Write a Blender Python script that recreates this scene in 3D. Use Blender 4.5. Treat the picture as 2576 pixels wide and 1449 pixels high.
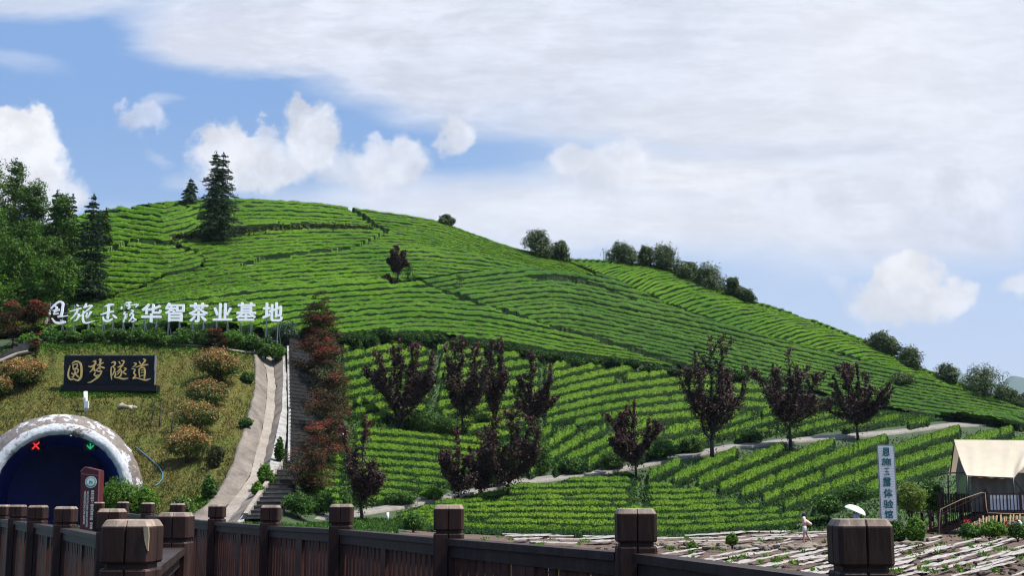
import bpy, bmesh, math, random
import numpy as np
from mathutils import Vector, Matrix

for o in list(bpy.data.objects):
    bpy.data.objects.remove(o)
rng = np.random.default_rng(11)
random.seed(11)
SC = bpy.context.scene
COL = SC.collection

# ------------------------------------------------------------------ camera
# photo measured on a 2576 x 1449 frame; one frame unit at distance d is d / F metres
F = 3286.0
CX, CY = 1288.0, 724.5
PITCH = math.radians(9.15)
EYE = 1.6
cam = bpy.data.cameras.new('camera')
cam.sensor_width = 36.0
cam.lens = 36.0 * F / 2576.0
cam.clip_start = 0.1
cam.clip_end = 30000.0
camo = bpy.data.objects.new('camera', cam)
camo.location = (0, 0, EYE)
camo.rotation_euler = (math.pi / 2 + PITCH, 0, 0)
COL.objects.link(camo)
SC.camera = camo

SC.view_settings.view_transform = 'Standard'
SC.view_settings.look = 'None'
SC.view_settings.gamma = 1.0
SC.view_settings.exposure = 0.70
SC.render.engine = 'CYCLES'
SC.cycles.max_bounces = 5
SC.cycles.diffuse_bounces = 2
SC.cycles.glossy_bounces = 2
SC.cycles.transmission_bounces = 3
SC.cycles.transparent_max_bounces = 4
SC.cycles.volume_bounces = 0
SC.cycles.caustics_reflective = False
SC.cycles.caustics_refractive = False
SC.cycles.sample_clamp_indirect = 3.0
SC.cycles.use_denoising = True
SC.cycles.use_adaptive_sampling = False
SC.cycles.pixel_filter_type = 'BLACKMAN_HARRIS'
SC.cycles.filter_width = 1.15

_c, _s = math.cos(PITCH), math.sin(PITCH)

def ray(u, v):
    """slope x/y and z/y (camera at the origin) of the sight line through a frame point"""
    yc = (CY - np.asarray(v, float)) / F
    xc = (np.asarray(u, float) - CX) / F
    yd = _c - yc * _s
    return xc / yd, (_s + yc * _c) / yd

def P(u, v, d):
    a, t = ray(u, v)
    d = np.asarray(d, float)
    return np.stack(np.broadcast_arrays(a * d, d, t * d + EYE), axis=-1)

# ------------------------------------------------------------------ sun and sky
SUN_DIR = Vector((0.42, -0.05, 0.90)).normalized()
SUN_EL = math.asin(SUN_DIR.z)
SUN_AZ = math.atan2(SUN_DIR.x, SUN_DIR.y)
sl = bpy.data.lights.new('sun', 'SUN')
sl.energy = 4.8
sl.angle = math.radians(0.6)
sl.color = (1.0, 0.955, 0.88)
so = bpy.data.objects.new('sun', sl)
so.rotation_euler = (-SUN_DIR).to_track_quat('-Z', 'Y').to_euler()
so.location = (60, 20, 200)
COL.objects.link(so)

W = bpy.data.worlds.new('World')
SC.world = W
W.use_nodes = True
nt = W.node_tree
nt.nodes.clear()
N, L = nt.nodes, nt.links

def wn(t, **kw):
    n = N.new(t)
    for k, val in kw.items():
        setattr(n, k, val)
    return n

def wmath(op, a, b=None, c=None, clamp=False):
    n = wn('ShaderNodeMath', operation=op, use_clamp=clamp)
    for i, x in enumerate((a, b, c)):
        if x is None:
            continue
        if isinstance(x, (int, float)):
            n.inputs[i].default_value = x
        else:
            L.new(x, n.inputs[i])
    return n.outputs[0]

def wvec(op, a, b=None):
    n = wn('ShaderNodeVectorMath', operation=op)
    for i, x in enumerate((a, b)):
        if x is None:
            continue
        if isinstance(x, (tuple, list)):
            n.inputs[i].default_value = x
        else:
            L.new(x, n.inputs[i])
    return n.outputs['Value'] if op in ('LENGTH', 'DOT_PRODUCT') else n.outputs[0]

def wmix(f, a, b):
    n = wn('ShaderNodeMix', data_type='RGBA')
    for i, x in ((0, f), (6, a), (7, b)):
        if isinstance(x, (int, float)):
            n.inputs[i].default_value = x
        elif isinstance(x, (tuple, list)):
            n.inputs[i].default_value = (*x, 1.0)
        else:
            L.new(x, n.inputs[i])
    return n.outputs[2]

def wrange(x, a, b, lo=0.0, hi=1.0, smooth=True):
    n = wn('ShaderNodeMapRange', interpolation_type='SMOOTHSTEP' if smooth else 'LINEAR')
    L.new(x, n.inputs[0])
    for i, val in enumerate((a, b, lo, hi)):
        n.inputs[i + 1].default_value = val
    return n.outputs[0]

def wnoise(vec, scale, detail=5, rough=0.55, dim='3D'):
    n = wn('ShaderNodeTexNoise', noise_dimensions=dim)
    L.new(vec, n.inputs['Vector'])
    n.inputs['Scale'].default_value = scale
    n.inputs['Detail'].default_value = detail
    n.inputs['Roughness'].default_value = rough
    return n

sky = wn('ShaderNodeTexSky', sky_type='NISHITA')
sky.sun_disc = False
sky.sun_elevation = SUN_EL
sky.sun_rotation = SUN_AZ
sky.altitude = 800
sky.air_density = 1.0
sky.dust_density = 0.6
sky.ozone_density = 1.6
tc = wn('ShaderNodeTexCoord')
sep = wn('ShaderNodeSeparateXYZ')
L.new(tc.outputs['Generated'], sep.inputs[0])
yy = wmath('MAXIMUM', sep.outputs['Y'], 0.12)
pa = wmath('DIVIDE', sep.outputs['X'], yy)
pt = wmath('DIVIDE', sep.outputs['Z'], yy)
cmb = wn('ShaderNodeCombineXYZ')
L.new(pa, cmb.inputs[0])
L.new(pt, cmb.inputs[1])
p0 = cmb.outputs[0]
# puffy and wispy domain warps of the sky plane
nz1 = wnoise(p0, 16.0, 7, 0.6)
w1 = wvec('MULTIPLY', wvec('SUBTRACT', nz1.outputs['Color'], (0.5, 0.5, 0.5)), (0.055, 0.055, 0.0))
nz1b = wnoise(p0, 52.0, 6, 0.6)
w1b = wvec('MULTIPLY', wvec('SUBTRACT', nz1b.outputs['Color'], (0.5, 0.5, 0.5)), (0.020, 0.020, 0.0))
puff = wvec('ADD', wvec('ADD', p0, w1), w1b)
stretch = wvec('MULTIPLY', p0, (0.5, 1.6, 1.0))
nz2 = wnoise(stretch, 6.5, 6, 0.58)
w2 = wvec('MULTIPLY', wvec('SUBTRACT', nz2.outputs['Color'], (0.5, 0.5, 0.5)), (0.16, 0.085, 0.0))
wisp = wvec('ADD', p0, w2)
nzf = wnoise(wvec('ADD', wvec('MULTIPLY', p0, (1.0, 3.2, 1.0)), w2), 11.0, 9, 0.66)
nzb = wnoise(p0, 24.0, 8, 0.62)

nzs = wnoise(wvec('ADD', wvec('MULTIPLY', p0, (1.0, 4.5, 1.0)), w2), 38.0, 6, 0.6)
SKY_BLUE = (1.95, 3.55, 6.6)
SKY_PALE = (4.2, 5.65, 7.3)
skymix = wmix(0.93, sky.outputs[0], wmix(wrange(pt, 0.05, 0.33), SKY_PALE, SKY_BLUE))
skymix = wmix(wrange(pa, -0.10, 0.22), skymix, wmix(wrange(pt, 0.02, 0.22), (5.0, 5.9, 7.4), (4.0, 5.3, 7.5)))

def blob(col_in, u, v, ru, rv, soft, strength, color, kind='puff', rot=0.0, var=0.12):
    """one cloud: an ellipse on the sky with a noise-broken edge, laid over what is behind it"""
    a, t = ray(u, v)
    src = puff if kind == 'puff' else wisp
    d = wvec('SUBTRACT', src, (float(a), float(t), 0.0))
    if rot:
        n = wn('ShaderNodeVectorRotate', rotation_type='Z_AXIS')
        L.new(d, n.inputs['Vector'])
        n.inputs['Angle'].default_value = rot
        d = n.outputs[0]
    d = wvec('MULTIPLY', d, (F / ru, F / rv, 0.0))
    r = wvec('LENGTH', d)
    soft = soft * (.62 if kind == 'puff' else .9)
    m = wrange(r, 1.0 + soft * 0.5, 1.0 - soft, 0.0, strength)
    nf = nzb.outputs[0] if kind == 'puff' else nzf.outputs[0]
    nf = wmath('ADD', wmath('MULTIPLY', nf, .7), wmath('MULTIPLY', nzs.outputs[0], .3)) if kind != 'puff' else nf
    k = wrange(nf, 0.36, 0.66, 1.0 - var * 1.25, 1.0 + var * 0.6)
    cc = wvec('SCALE', tuple(color))
    L.new(k, cc.node.inputs['Scale'])
    return wmix(m, col_in, cc)

WH = (8.3, 8.35, 8.5)
LG = (6.85, 7.15, 8.05)
GR = (5.7, 6.15, 7.15)
C = skymix
clouds = [
    # big stratus sheet
    (60, -40, 420, 75, .6, .75, LG, 'wisp', 0, .1), (760, 20, 470, 165, .35, .88, LG, 'wisp', 0.06, .12),
    (640, 110, 300, 75, .4, .85, LG, 'wisp', 0.05, .1),
    (1150, 110, 560, 190, .4, .92, LG, 'wisp', .1, .14), (1700, 120, 800, 230, .5, .9, (6.8, 7.15, 8.05), 'wisp', .0, .12),
    (2400, 120, 700, 330, .6, .92, (7.45, 7.65, 8.3), 'wisp', 0, .08), (2250, 330, 800, 190, .7, .8, (7.3, 7.5, 8.2), 'wisp', 0, .08),
    (1750, 300, 560, 45, .8, .7, (6.9, 7.1, 7.7), 'wisp', 0, .1),
    (60, 140, 120, 30, .9, .3, LG, 'wisp', .2, .1),
    # low bright haze above the crest
    (1250, 560, 760, 110, .9, .85, (7.7, 7.85, 8.35), 'wisp', 0, .08), (1800, 500, 560, 120, .8, .85, (7.7, 7.85, 8.35), 'wisp', 0, .1),
    (2150, 560, 420, 130, .9, .85, (7.3, 7.4, 7.9), 'wisp', 0, .1), (1700, 420, 330, 50, .8, .8, (7.6, 7.7, 8.0), 'wisp', 0, .12),
    (330, 560, 190, 60, .9, .45, (7.0, 7.3, 7.9), 'wisp', 0, .1),
    (2450, 480, 260, 160, .8, .8, (7.3, 7.5, 8.2), 'wisp', 0, .1),
    # cumulus, left
    (40, 400, 135, 130, .35, .95, WH, 'puff', 0, .12), (110, 480, 110, 75, .5, .85, (7.4, 7.5, 7.9), 'puff', 0, .12), (60, 320, 90, 60, .4, .95, WH, 'puff', 0, .12),
    (365, 305, 62, 38, .7, .6, LG, 'puff', 0, .2), (400, 238, 52, 16, .8, .4, LG, 'wisp', -.3, .2), (310, 265, 22, 20, .8, .45, LG, 'puff', 0, .2),
    (415, 385, 40, 14, .8, .3, LG, 'wisp', .5, .2), (470, 440, 36, 16, .9, .3, LG, 'wisp', .4, .2),
    # cumulus, middle row
    (640, 425, 160, 62, .55, .9, (7.2, 7.4, 7.9), 'puff', 0, .14), (555, 380, 85, 62, .45, .92, (7.4, 7.5, 7.9), 'puff', 0, .14), (650, 380, 70, 45, .5, .8, (7.2, 7.4, 7.9), 'puff', 0, .14),
    (785, 350, 88, 88, .45, .9, (7.3, 7.5, 7.95), 'puff', 0, .16), (750, 280, 40, 32, .6, .8, (7.2, 7.4, 7.9), 'puff', 0, .2), (665, 328, 30, 22, .7, .7, LG, 'puff', 0, .2),
    (985, 400, 95, 70, .5, .85, (7.1, 7.3, 7.9), 'puff', 0, .14), (900, 430, 110, 50, .7, .75, (6.9, 7.2, 7.8), 'puff', 0, .12), (940, 340, 26, 24, .8, .6, LG, 'puff', 0, .2),
    (1135, 345, 58, 54, .5, .85, (7.1, 7.3, 7.9), 'puff', 0, .14), (980, 490, 60, 40, .8, .5, LG, 'puff', 0, .14),
    # cumulus, right
    (1440, 405, 80, 52, .5, .85, (7.4, 7.6, 8.2), 'puff', 0, .12), (1560, 400, 95, 60, .5, .85, (7.4, 7.6, 8.2), 'puff', 0, .12), (1480, 470, 110, 40, .8, .7, (6.6, 6.95, 7.8), 'puff', 0, .12),
    (2010, 520, 120, 70, .7, .8, (6.8, 7.1, 7.9), 'puff', 0, .12), (2380, 490, 150, 80, .55, .85, (7.1, 7.35, 8.0), 'puff', 0, .14), (2440, 580, 200, 65, .7, .8, (6.3, 6.65, 7.6), 'puff', 0, .12),
    (1290, 612, 85, 30, .6, .6, (6.3, 6.7, 7.6), 'puff', 0, .1), (2020, 355, 300, 22, .9, .5, GR, 'wisp', 0, .1),
    # detached cumulus low on the right
    (2280, 745, 165, 62, .5, .9, (7.5, 7.55, 7.8), 'puff', 0, .12), (2290, 690, 70, 46, .45, .95, (7.8, 7.85, 8.0), 'puff', 0, .1), (2400, 740, 75, 40, .6, .85, (7.4, 7.45, 7.8), 'puff', 0, .1),
    (2570, 700, 60, 34, .7, .75, (7.4, 7.5, 7.8), 'puff', 0, .1), (2090, 700, 36, 18, .9, .4, LG, 'puff', 0, .1),
]
for cl in clouds:
    C = blob(C, *cl)
bg = wn('ShaderNodeBackground')
bg.inputs['Strength'].default_value = 0.072
L.new(C, bg.inputs['Color'])
wo = wn('ShaderNodeOutputWorld')
L.new(bg.outputs[0], wo.inputs[0])

# ------------------------------------------------------------------ object helpers
def tag(o, label=None, cat=None, group=None, kind=None):
    if label: o['label'] = label
    if cat: o['category'] = cat
    if group: o['group'] = group
    if kind: o['kind'] = kind
    return o

ROOT = {}

def thing(name, label, cat, loc, group=None):
    o = bpy.data.objects.new(name, None)
    o.empty_display_size = 0.3
    o.location = tuple(float(x) for x in loc)
    COL.objects.link(o)
    ROOT[o.name] = np.array(loc, float)
    return tag(o, label, cat, group)

def link_mesh(name, V, faces, mats, parent=None, origin=None, smooth=False, midx=None):
    """V in world metres; faces an (M,k) array or a list of index tuples"""
    V = np.asarray(V, float).reshape(-1, 3)
    if parent is not None:
        org = ROOT[parent.name]
    else:
        org = np.array(origin if origin is not None else (0, 0, 0), float)
    me = bpy.data.meshes.new(name)
    if isinstance(faces, np.ndarray):
        fl = faces.astype(np.int32)
        n, k = fl.shape
        loops = fl.ravel()
        starts = np.arange(n, dtype=np.int32) * k
        tot = np.full(n, k, np.int32)
    else:
        n = len(faces)
        tot = np.array([len(f) for f in faces], np.int32)
        loops = np.array([i for f in faces for i in f], np.int32)
        starts = np.concatenate([[0], np.cumsum(tot)[:-1]]).astype(np.int32) if n else np.zeros(0, np.int32)
    me.vertices.add(len(V))
    me.vertices.foreach_set('co', (V - org).astype(np.float32).ravel())
    me.loops.add(len(loops))
    me.loops.foreach_set('vertex_index', loops)
    me.polygons.add(n)
    me.polygons.foreach_set('loop_start', starts)
    me.polygons.foreach_set('loop_total', tot)
    if not isinstance(mats, (list, tuple)):
        mats = [mats]
    for m in mats:
        me.materials.append(m)
    if midx is not None:
        me.polygons.foreach_set('material_index', np.asarray(midx, np.int32))
    if smooth is True:
        me.polygons.foreach_set('use_smooth', np.ones(n, bool))
    elif smooth is not False:
        me.polygons.foreach_set('use_smooth', np.asarray(smooth, bool))
    me.update(calc_edges=True)
    me.validate()
    o = bpy.data.objects.new(name, me)
    COL.objects.link(o)
    if parent is not None:
        o.parent = parent
        ROOT[o.name] = org
    else:
        o.location = tuple(org)
        ROOT[o.name] = org
    return o

class MB:
    """collects polygons, builds one mesh object"""
    def __init__(s):
        s.V, s.F, s.M, s.S = [], [], [], []
        s.n = 0
    def add(s, verts, faces, mi=0, smooth=False):
        verts = np.asarray(verts, float).reshape(-1, 3)
        s.V.append(verts)
        for f in faces:
            s.F.append(tuple(int(i) + s.n for i in f))
            s.M.append(mi)
            s.S.append(smooth)
        s.n += len(verts)
        return s
    def box(s, c, size, rz=0.0, mi=0, R=None):
        x, y, z = [q / 2 for q in size]
        v = np.array([(a, b, d) for d in (-z, z) for b in (-y, y) for a in (-x, x)])
        if R is None:
            ca, sa = math.cos(rz), math.sin(rz)
            R = np.array([[ca, -sa, 0], [sa, ca, 0], [0, 0, 1]])
        v = v @ np.asarray(R).T + np.asarray(c, float)
        return s.add(v, [(0, 2, 3, 1), (4, 5, 7, 6), (0, 1, 5, 4), (2, 6, 7, 3), (0, 4, 6, 2), (1, 3, 7, 5)], mi)
    def beam(s, a, b, w, h, up=(0, 0, 1), mi=0):
        """box from point a to b, width w across, height h along up"""
        a, b = np.asarray(a, float), np.asarray(b, float)
        x = b - a
        ln = np.linalg.norm(x)
        x = x / ln
        up = np.asarray(up, float)
        y = np.cross(up, x); y /= np.linalg.norm(y)
        z = np.cross(x, y)
        R = np.stack([x, y, z], axis=1)
        return s.box((a + b) / 2, (ln, w, h), mi=mi, R=R)
    def tube(s, pts, radii, n=6, mi=0, cap=True, smooth=True):
        pts = np.asarray(pts, float)
        k = len(pts)
        radii = np.broadcast_to(np.asarray(radii, float), (k,))
        t = np.gradient(pts, axis=0)
        t /= np.linalg.norm(t, axis=1)[:, None] + 1e-9
        ref = np.array([0.0, 0.0, 1.0])
        if abs(t[:, 2]).mean() > 0.8:
            ref = np.array([0.0, 1.0, 0.0])
        b1 = np.cross(t, ref); b1 /= np.linalg.norm(b1, axis=1)[:, None] + 1e-9
        b2 = np.cross(t, b1)
        an = np.arange(n) * 2 * math.pi / n
        ring = (np.cos(an)[None, :, None] * b1[:, None, :] + np.sin(an)[None, :, None] * b2[:, None, :])
        v = (pts[:, None, :] + ring * radii[:, None, None]).reshape(-1, 3)
        f = []
        for i in range(k - 1):
            for j in range(n):
                j2 = (j + 1) % n
                f.append((i * n + j, i * n + j2, (i + 1) * n + j2, (i + 1) * n + j))
        if cap:
            f.append(tuple(range(n - 1, -1, -1)))
            f.append(tuple((k - 1) * n + j for j in range(n)))
        return s.add(v, f, mi, smooth)
    def prism(s, poly, h, axis=2, base=0.0, mi=0):
        """polygon (list of 3-D points) extruded by vector h"""
        poly = np.asarray(poly, float)
        h = np.asarray(h, float)
        n = len(poly)
        v = np.concatenate([poly, poly + h])
        f = [tuple(range(n - 1, -1, -1)), tuple(range(n, 2 * n))]
        for i in range(n):
            j = (i + 1) % n
            f.append((i, j, n + j, n + i))
        return s.add(v, f, mi)
    def grid(s, G, mi=0, smooth=True):
        G = np.asarray(G, float)
        a, b = G.shape[:2]
        f = [(i * b + j, i * b + j + 1, (i + 1) * b + j + 1, (i + 1) * b + j) for i in range(a - 1) for j in range(b - 1)]
        return s.add(G.reshape(-1, 3), f, mi, smooth)
    def build(s, name, mats, parent=None, origin=None):
        return link_mesh(name, np.concatenate(s.V), s.F, mats, parent, origin, s.S, s.M)

def revolve(profile, n=24, center=(0, 0, 0)):
    pr = np.asarray(profile, float)
    an = np.arange(n + 1) * 2 * math.pi / n
    G = np.stack([pr[:, None, 0] * np.cos(an), pr[:, None, 0] * np.sin(an), np.repeat(pr[:, 1:2], n + 1, 1)], -1)
    return G + np.asarray(center, float)

# leaf cards: small pointed blades, each one its own mesh island
def unit(v):
    return v / (np.linalg.norm(v, axis=-1, keepdims=True) + 1e-9)

def blades(c, length, width, dirs=None, spread=1.0, flat=0.0, g=rng):
    """c (N,3) centres -> rhombic blades; dirs optional growth direction, spread its randomness"""
    n = len(c)
    r = g.normal(size=(n, 3))
    if dirs is not None:
        r = unit(r) * spread + dirs
    a = unit(r)
    q = g.normal(size=(n, 3))
    if flat:
        q = unit(q) * (1 - flat) + np.cross(a, np.array([0, 0, 1.0])) * flat
    b = unit(q - (q * a).sum(-1, keepdims=True) * a)
    ln = np.asarray(length) * g.uniform(0.65, 1.35, n)
    wd = np.asarray(width) * g.uniform(0.7, 1.3, n)
    A = a * (ln / 2)[:, None]
    B = b * (wd / 2)[:, None]
    m = A * -0.15
    V = np.stack([c - A, c + m + B, c + A, c + m - B], 1).reshape(-1, 3)
    Fq = np.arange(4 * n).reshape(n, 4)
    return V, Fq

def blades_on(c, length, width, nrm, tilt=0.5, g=rng):
    """blades lying roughly in the plane normal to nrm"""
    n = len(c)
    nn = unit(nrm + g.normal(size=(n, 3)) * tilt)
    q = g.normal(size=(n, 3))
    a = unit(q - (q * nn).sum(-1, keepdims=True) * nn)
    b = np.cross(nn, a)
    A = a * (np.asarray(length) * g.uniform(0.65, 1.35, n) / 2)[:, None]
    B = b * (np.asarray(width) * g.uniform(0.7, 1.3, n) / 2)[:, None]
    m = A * -0.15
    V = np.stack([c - A, c + m + B, c + A, c + m - B], 1).reshape(-1, 3)
    return V, np.arange(4 * n).reshape(n, 4)

def in_ball(n, g=rng):
    return unit(g.normal(size=(n, 3))) * (g.uniform(0, 1, n) ** (1 / 3))[:, None]

def text_mesh(body, size, bold=0.0, extrude=0.0, shear=0.0, align='CENTER'):
    c = bpy.data.curves.new('txt', 'FONT')
    c.body = body
    c.size = size
    c.offset = bold * size
    c.extrude = extrude
    c.shear = shear
    c.align_x = align
    c.resolution_u = 3
    o = bpy.data.objects.new('txt', c)
    COL.objects.link(o)
    dg = bpy.context.evaluated_depsgraph_get()
    me = bpy.data.meshes.new_from_object(o.evaluated_get(dg))
    V = np.array([v.co for v in me.vertices]).reshape(-1, 3)
    Fs = [tuple(p.vertices) for p in me.polygons]
    bpy.data.objects.remove(o)
    bpy.data.curves.remove(c)
    bpy.data.meshes.remove(me)
    return V, Fs

def fit_text(body, w, h, bold=0.0, extrude=0.0, shear=0.0):
    """text scaled to a w x h box centred on the origin, in x-y; bold strokes by laying shifted copies over each other"""
    V, Fs = text_mesh(body, 1.0, 0.0, extrude, shear)
    lo, hi = V.min(0), V.max(0)
    b_ = bold
    sx, sy = (w - 2 * b_ * w) / (hi[0] - lo[0]), (h - 2 * b_ * h) / (hi[1] - lo[1])
    V[:, 0] = (V[:, 0] - (lo[0] + hi[0]) / 2) * sx
    V[:, 1] = (V[:, 1] - (lo[1] + hi[1]) / 2) * sy
    if not bold:
        return V, Fs
    VV, FF = [], []
    n = len(V)
    m_ = min(w, h)
    for k, (ox, oy) in enumerate(((0, 0), (1, 0), (-1, 0), (0, 1), (0, -1), (.7, .7), (-.7, .7), (.7, -.7), (-.7, -.7))):
        VV.append(V + np.array([ox * b_ * m_, oy * b_ * m_, 0.0015 * k]))
        FF += [tuple(q + k * n for q in f) for f in Fs]
    return np.concatenate(VV), FF

def brush(strokes, thick):
    """brush strokes [(x, y, width), ...] -> solid ribbons in x-y, thickness along z"""
    mb = MB()
    for k, st in enumerate(strokes):
        st = np.asarray(st, float)
        # smooth the polyline
        t = np.arange(len(st))
        tt = np.linspace(0, len(st) - 1, (len(st) - 1) * 5 + 1)
        if len(st) > 2:
            p = []
            for x in tt:
                i = min(int(x), len(st) - 2)
                f = x - i
                p1, p2 = st[i], st[i + 1]
                p_0 = st[i - 1] if i > 0 else 2 * p1 - p2
                p3 = st[i + 2] if i + 2 < len(st) else 2 * p2 - p1
                p.append(0.5 * (2 * p1 + (p2 - p_0) * f + (2 * p_0 - 5 * p1 + 4 * p2 - p3) * f * f + (3 * p1 - p_0 - 3 * p2 + p3) * f ** 3))
            p = np.array(p)
        else:
            p = np.stack([np.interp(tt, t, st[:, j]) for j in range(3)], 1)
        d = unit(np.gradient(p[:, :2], axis=0))
        nrm = np.stack([-d[:, 1], d[:, 0]], 1)
        w = np.maximum(p[:, 2], 2.0)[:, None] / 2
        # rounded ends
        ends = np.concatenate([p[:1, :2] - d[:1] * w[:1] * 0.6, p[:, :2], p[-1:, :2] + d[-1:] * w[-1:] * 0.6])
        w = np.concatenate([w[:1] * 0.45, w, w[-1:] * 0.45])
        nrm = np.concatenate([nrm[:1], nrm, nrm[-1:]])
        a, b = ends + nrm * w, ends - nrm * w
        n = len(a)
        zf = thick + 0.0015 * k
        v = np.concatenate([np.c_[a, np.full(n, zf)], np.c_[b, np.full(n, zf)], np.c_[a, np.zeros(n)], np.c_[b, np.zeros(n)]])
        f = []
        for i in range(n - 1):
            f += [(i, n + i, n + i + 1, i + 1), (2 * n + i, i, i + 1, 2 * n + i + 1), (n + i, 3 * n + i, 3 * n + i + 1, n + i + 1),
                  (2 * n + i, 2 * n + i + 1, 3 * n + i + 1, 3 * n + i)]
        f += [(0, 2 * n, 3 * n, n), (n - 1, 2 * n - 1, 4 * n - 1, 3 * n - 1)]
        mb.add(v, f)
    return mb

# ------------------------------------------------------------------ materials
def new_mat(name):
    m = bpy.data.materials.new(name)
    m.use_nodes = True
    t = m.node_tree
    b = t.nodes['Principled BSDF']
    return m, t, b

def ramp(t, fac, cols, pos=None, interp='LINEAR'):
    r = t.nodes.new('ShaderNodeValToRGB')
    r.color_ramp.interpolation = interp
    el = r.color_ramp.elements
    pos = pos or [i / max(1, len(cols) - 1) for i in range(len(cols))]
    while len(el) < len(cols):
        el.new(0.5)
    for e, p, c in zip(el, pos, cols):
        e.position = p
        e.color = (*c, 1)
    t.links.new(fac, r.inputs[0])
    return r.outputs[0]

def noise(t, scale, detail=4, rough=0.55, vec=None, stretch=None):
    n = t.nodes.new('ShaderNodeTexNoise')
    n.inputs['Scale'].default_value = scale
    n.inputs['Detail'].default_value = detail
    n.inputs['Roughness'].default_value = rough
    g = t.nodes.new('ShaderNodeNewGeometry')
    src = g.outputs['Position'] if vec is None else vec
    if stretch:
        m = t.nodes.new('ShaderNodeVectorMath'); m.operation = 'MULTIPLY'
        m.inputs[1].default_value = stretch
        t.links.new(src, m.inputs[0])
        src = m.outputs[0]
    t.links.new(src, n.inputs['Vector'])
    return n.outputs[0]

def mixc(t, f, a, b, mode='MIX'):
    n = t.nodes.new('ShaderNodeMix')
    n.data_type = 'RGBA'
    n.blend_type = mode
    for i, x in ((0, f), (6, a), (7, b)):
        if isinstance(x, (int, float)): n.inputs[i].default_value = x
        elif isinstance(x, tuple): n.inputs[i].default_value = (*x, 1)
        else: t.links.new(x, n.inputs[i])
    return n.outputs[2]

def bump(t, b, h, strength=0.4, dist=0.02):
    n = t.nodes.new('ShaderNodeBump')
    n.inputs['Strength'].default_value = strength
    n.inputs['Distance'].default_value = dist
    t.links.new(h, n.inputs['Height'])
    t.links.new(n.outputs[0], b.inputs['Normal'])

def leaf_mat(name, cols, pos=None, rough=0.55, trans=0.25, spec=0.25, tcol=None, patch=0.35):
    """blade colours vary blade by blade and, more slowly, over the plant"""
    m, t, b = new_mat(name)
    g = t.nodes.new('ShaderNodeNewGeometry')
    col = ramp(t, g.outputs['Random Per Island'], cols, pos)
    if patch:
        k = noise(t, 0.55, 3, 0.6)
        col2 = mixc(t, 1.0, col, ramp(t, k, [(1 - patch,) * 3, (1 + patch * .6,) * 3], [0.35, 0.65]), 'MULTIPLY')
    else:
        col2 = col
    t.links.new(col2, b.inputs['Base Color'])
    b.inputs['Roughness'].default_value = rough
    b.inputs['Specular IOR Level'].default_value = spec
    if trans:
        tr = t.nodes.new('ShaderNodeBsdfTranslucent')
        if tcol: t.links.new(mixc(t, 1.0, col2, tcol, 'MULTIPLY'), tr.inputs[0])
        else: t.links.new(col2, tr.inputs[0])
        mx = t.nodes.new('ShaderNodeMixShader')
        mx.inputs[0].default_value = trans
        out = t.nodes['Material Output']
        t.links.new(b.outputs[0], mx.inputs[1])
        t.links.new(tr.outputs[0], mx.inputs[2])
        t.links.new(mx.outputs[0], out.inputs[0])
    return m

def plain(name, col, rough=0.6, metal=0.0, var=0.15, scale=8.0, spec=0.4, bmp=0.0, stretch=None):
    m, t, b = new_mat(name)
    k = noise(t, scale, 5, 0.6, stretch=stretch)
    t.links.new(ramp(t, k, [tuple(c * (1 - var) for c in col), tuple(min(1, c * (1 + var)) for c in col)], [0.3, 0.7]), b.inputs['Base Color'])
    b.inputs['Roughness'].default_value = rough
    b.inputs['Metallic'].default_value = metal
    b.inputs['Specular IOR Level'].default_value = spec
    if bmp: bump(t, b, k, bmp)
    return m

M = {}
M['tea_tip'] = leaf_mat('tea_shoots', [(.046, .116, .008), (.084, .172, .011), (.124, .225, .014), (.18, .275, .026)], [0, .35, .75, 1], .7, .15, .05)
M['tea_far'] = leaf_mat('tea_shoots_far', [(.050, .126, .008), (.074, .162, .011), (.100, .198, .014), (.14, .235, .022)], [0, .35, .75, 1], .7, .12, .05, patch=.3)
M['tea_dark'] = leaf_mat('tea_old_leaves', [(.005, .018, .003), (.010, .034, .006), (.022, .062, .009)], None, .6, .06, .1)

def tea_body(name, a, b_, c_, sc=5.0):
    m, t, b = new_mat(name)
    k = noise(t, sc, 6, 0.7)
    k2 = noise(t, 0.09, 4, 0.6)
    col = ramp(t, k, [a, b_, c_], [0.32, 0.5, 0.68])
    col = mixc(t, 1.0, col, ramp(t, k2, [(.66, .78, .85), (1.20, 1.10, .92)], [.36, .64]), 'MULTIPLY')
    t.links.new(col, b.inputs['Base Color'])
    b.inputs['Roughness'].default_value = .6
    b.inputs['Specular IOR Level'].default_value = .05
    bump(t, b, k, .7, .08)
    return m
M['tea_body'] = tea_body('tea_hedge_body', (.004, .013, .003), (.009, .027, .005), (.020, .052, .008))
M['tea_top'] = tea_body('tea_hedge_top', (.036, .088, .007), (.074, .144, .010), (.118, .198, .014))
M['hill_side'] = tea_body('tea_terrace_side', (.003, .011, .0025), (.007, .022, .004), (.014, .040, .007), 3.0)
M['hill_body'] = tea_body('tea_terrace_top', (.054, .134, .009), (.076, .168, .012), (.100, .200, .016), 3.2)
M['hill_fold'] = tea_body('tea_terrace_cloud_shaded_tops', (.036, .098, .010), (.052, .124, .013), (.072, .152, .017), 3.2)  # cloud shadow over the fold painted in as darker, bluer tea tops
M['tea_fold'] = leaf_mat('tea_shoots_cloud_shaded', [(.034, .094, .009), (.050, .120, .011), (.070, .148, .015), (.10, .18, .022)], [0, .35, .75, 1], .7, .12, .05, patch=.3)  # shoots of the fold, with the same cloud shade in their colour

# ------------------------------------------------------------------ lie of the land
def line(pts):
    a = np.array(sorted(pts), float)
    return lambda u: np.interp(np.asarray(u, float), a[:, 0], a[:, 1])

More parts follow.
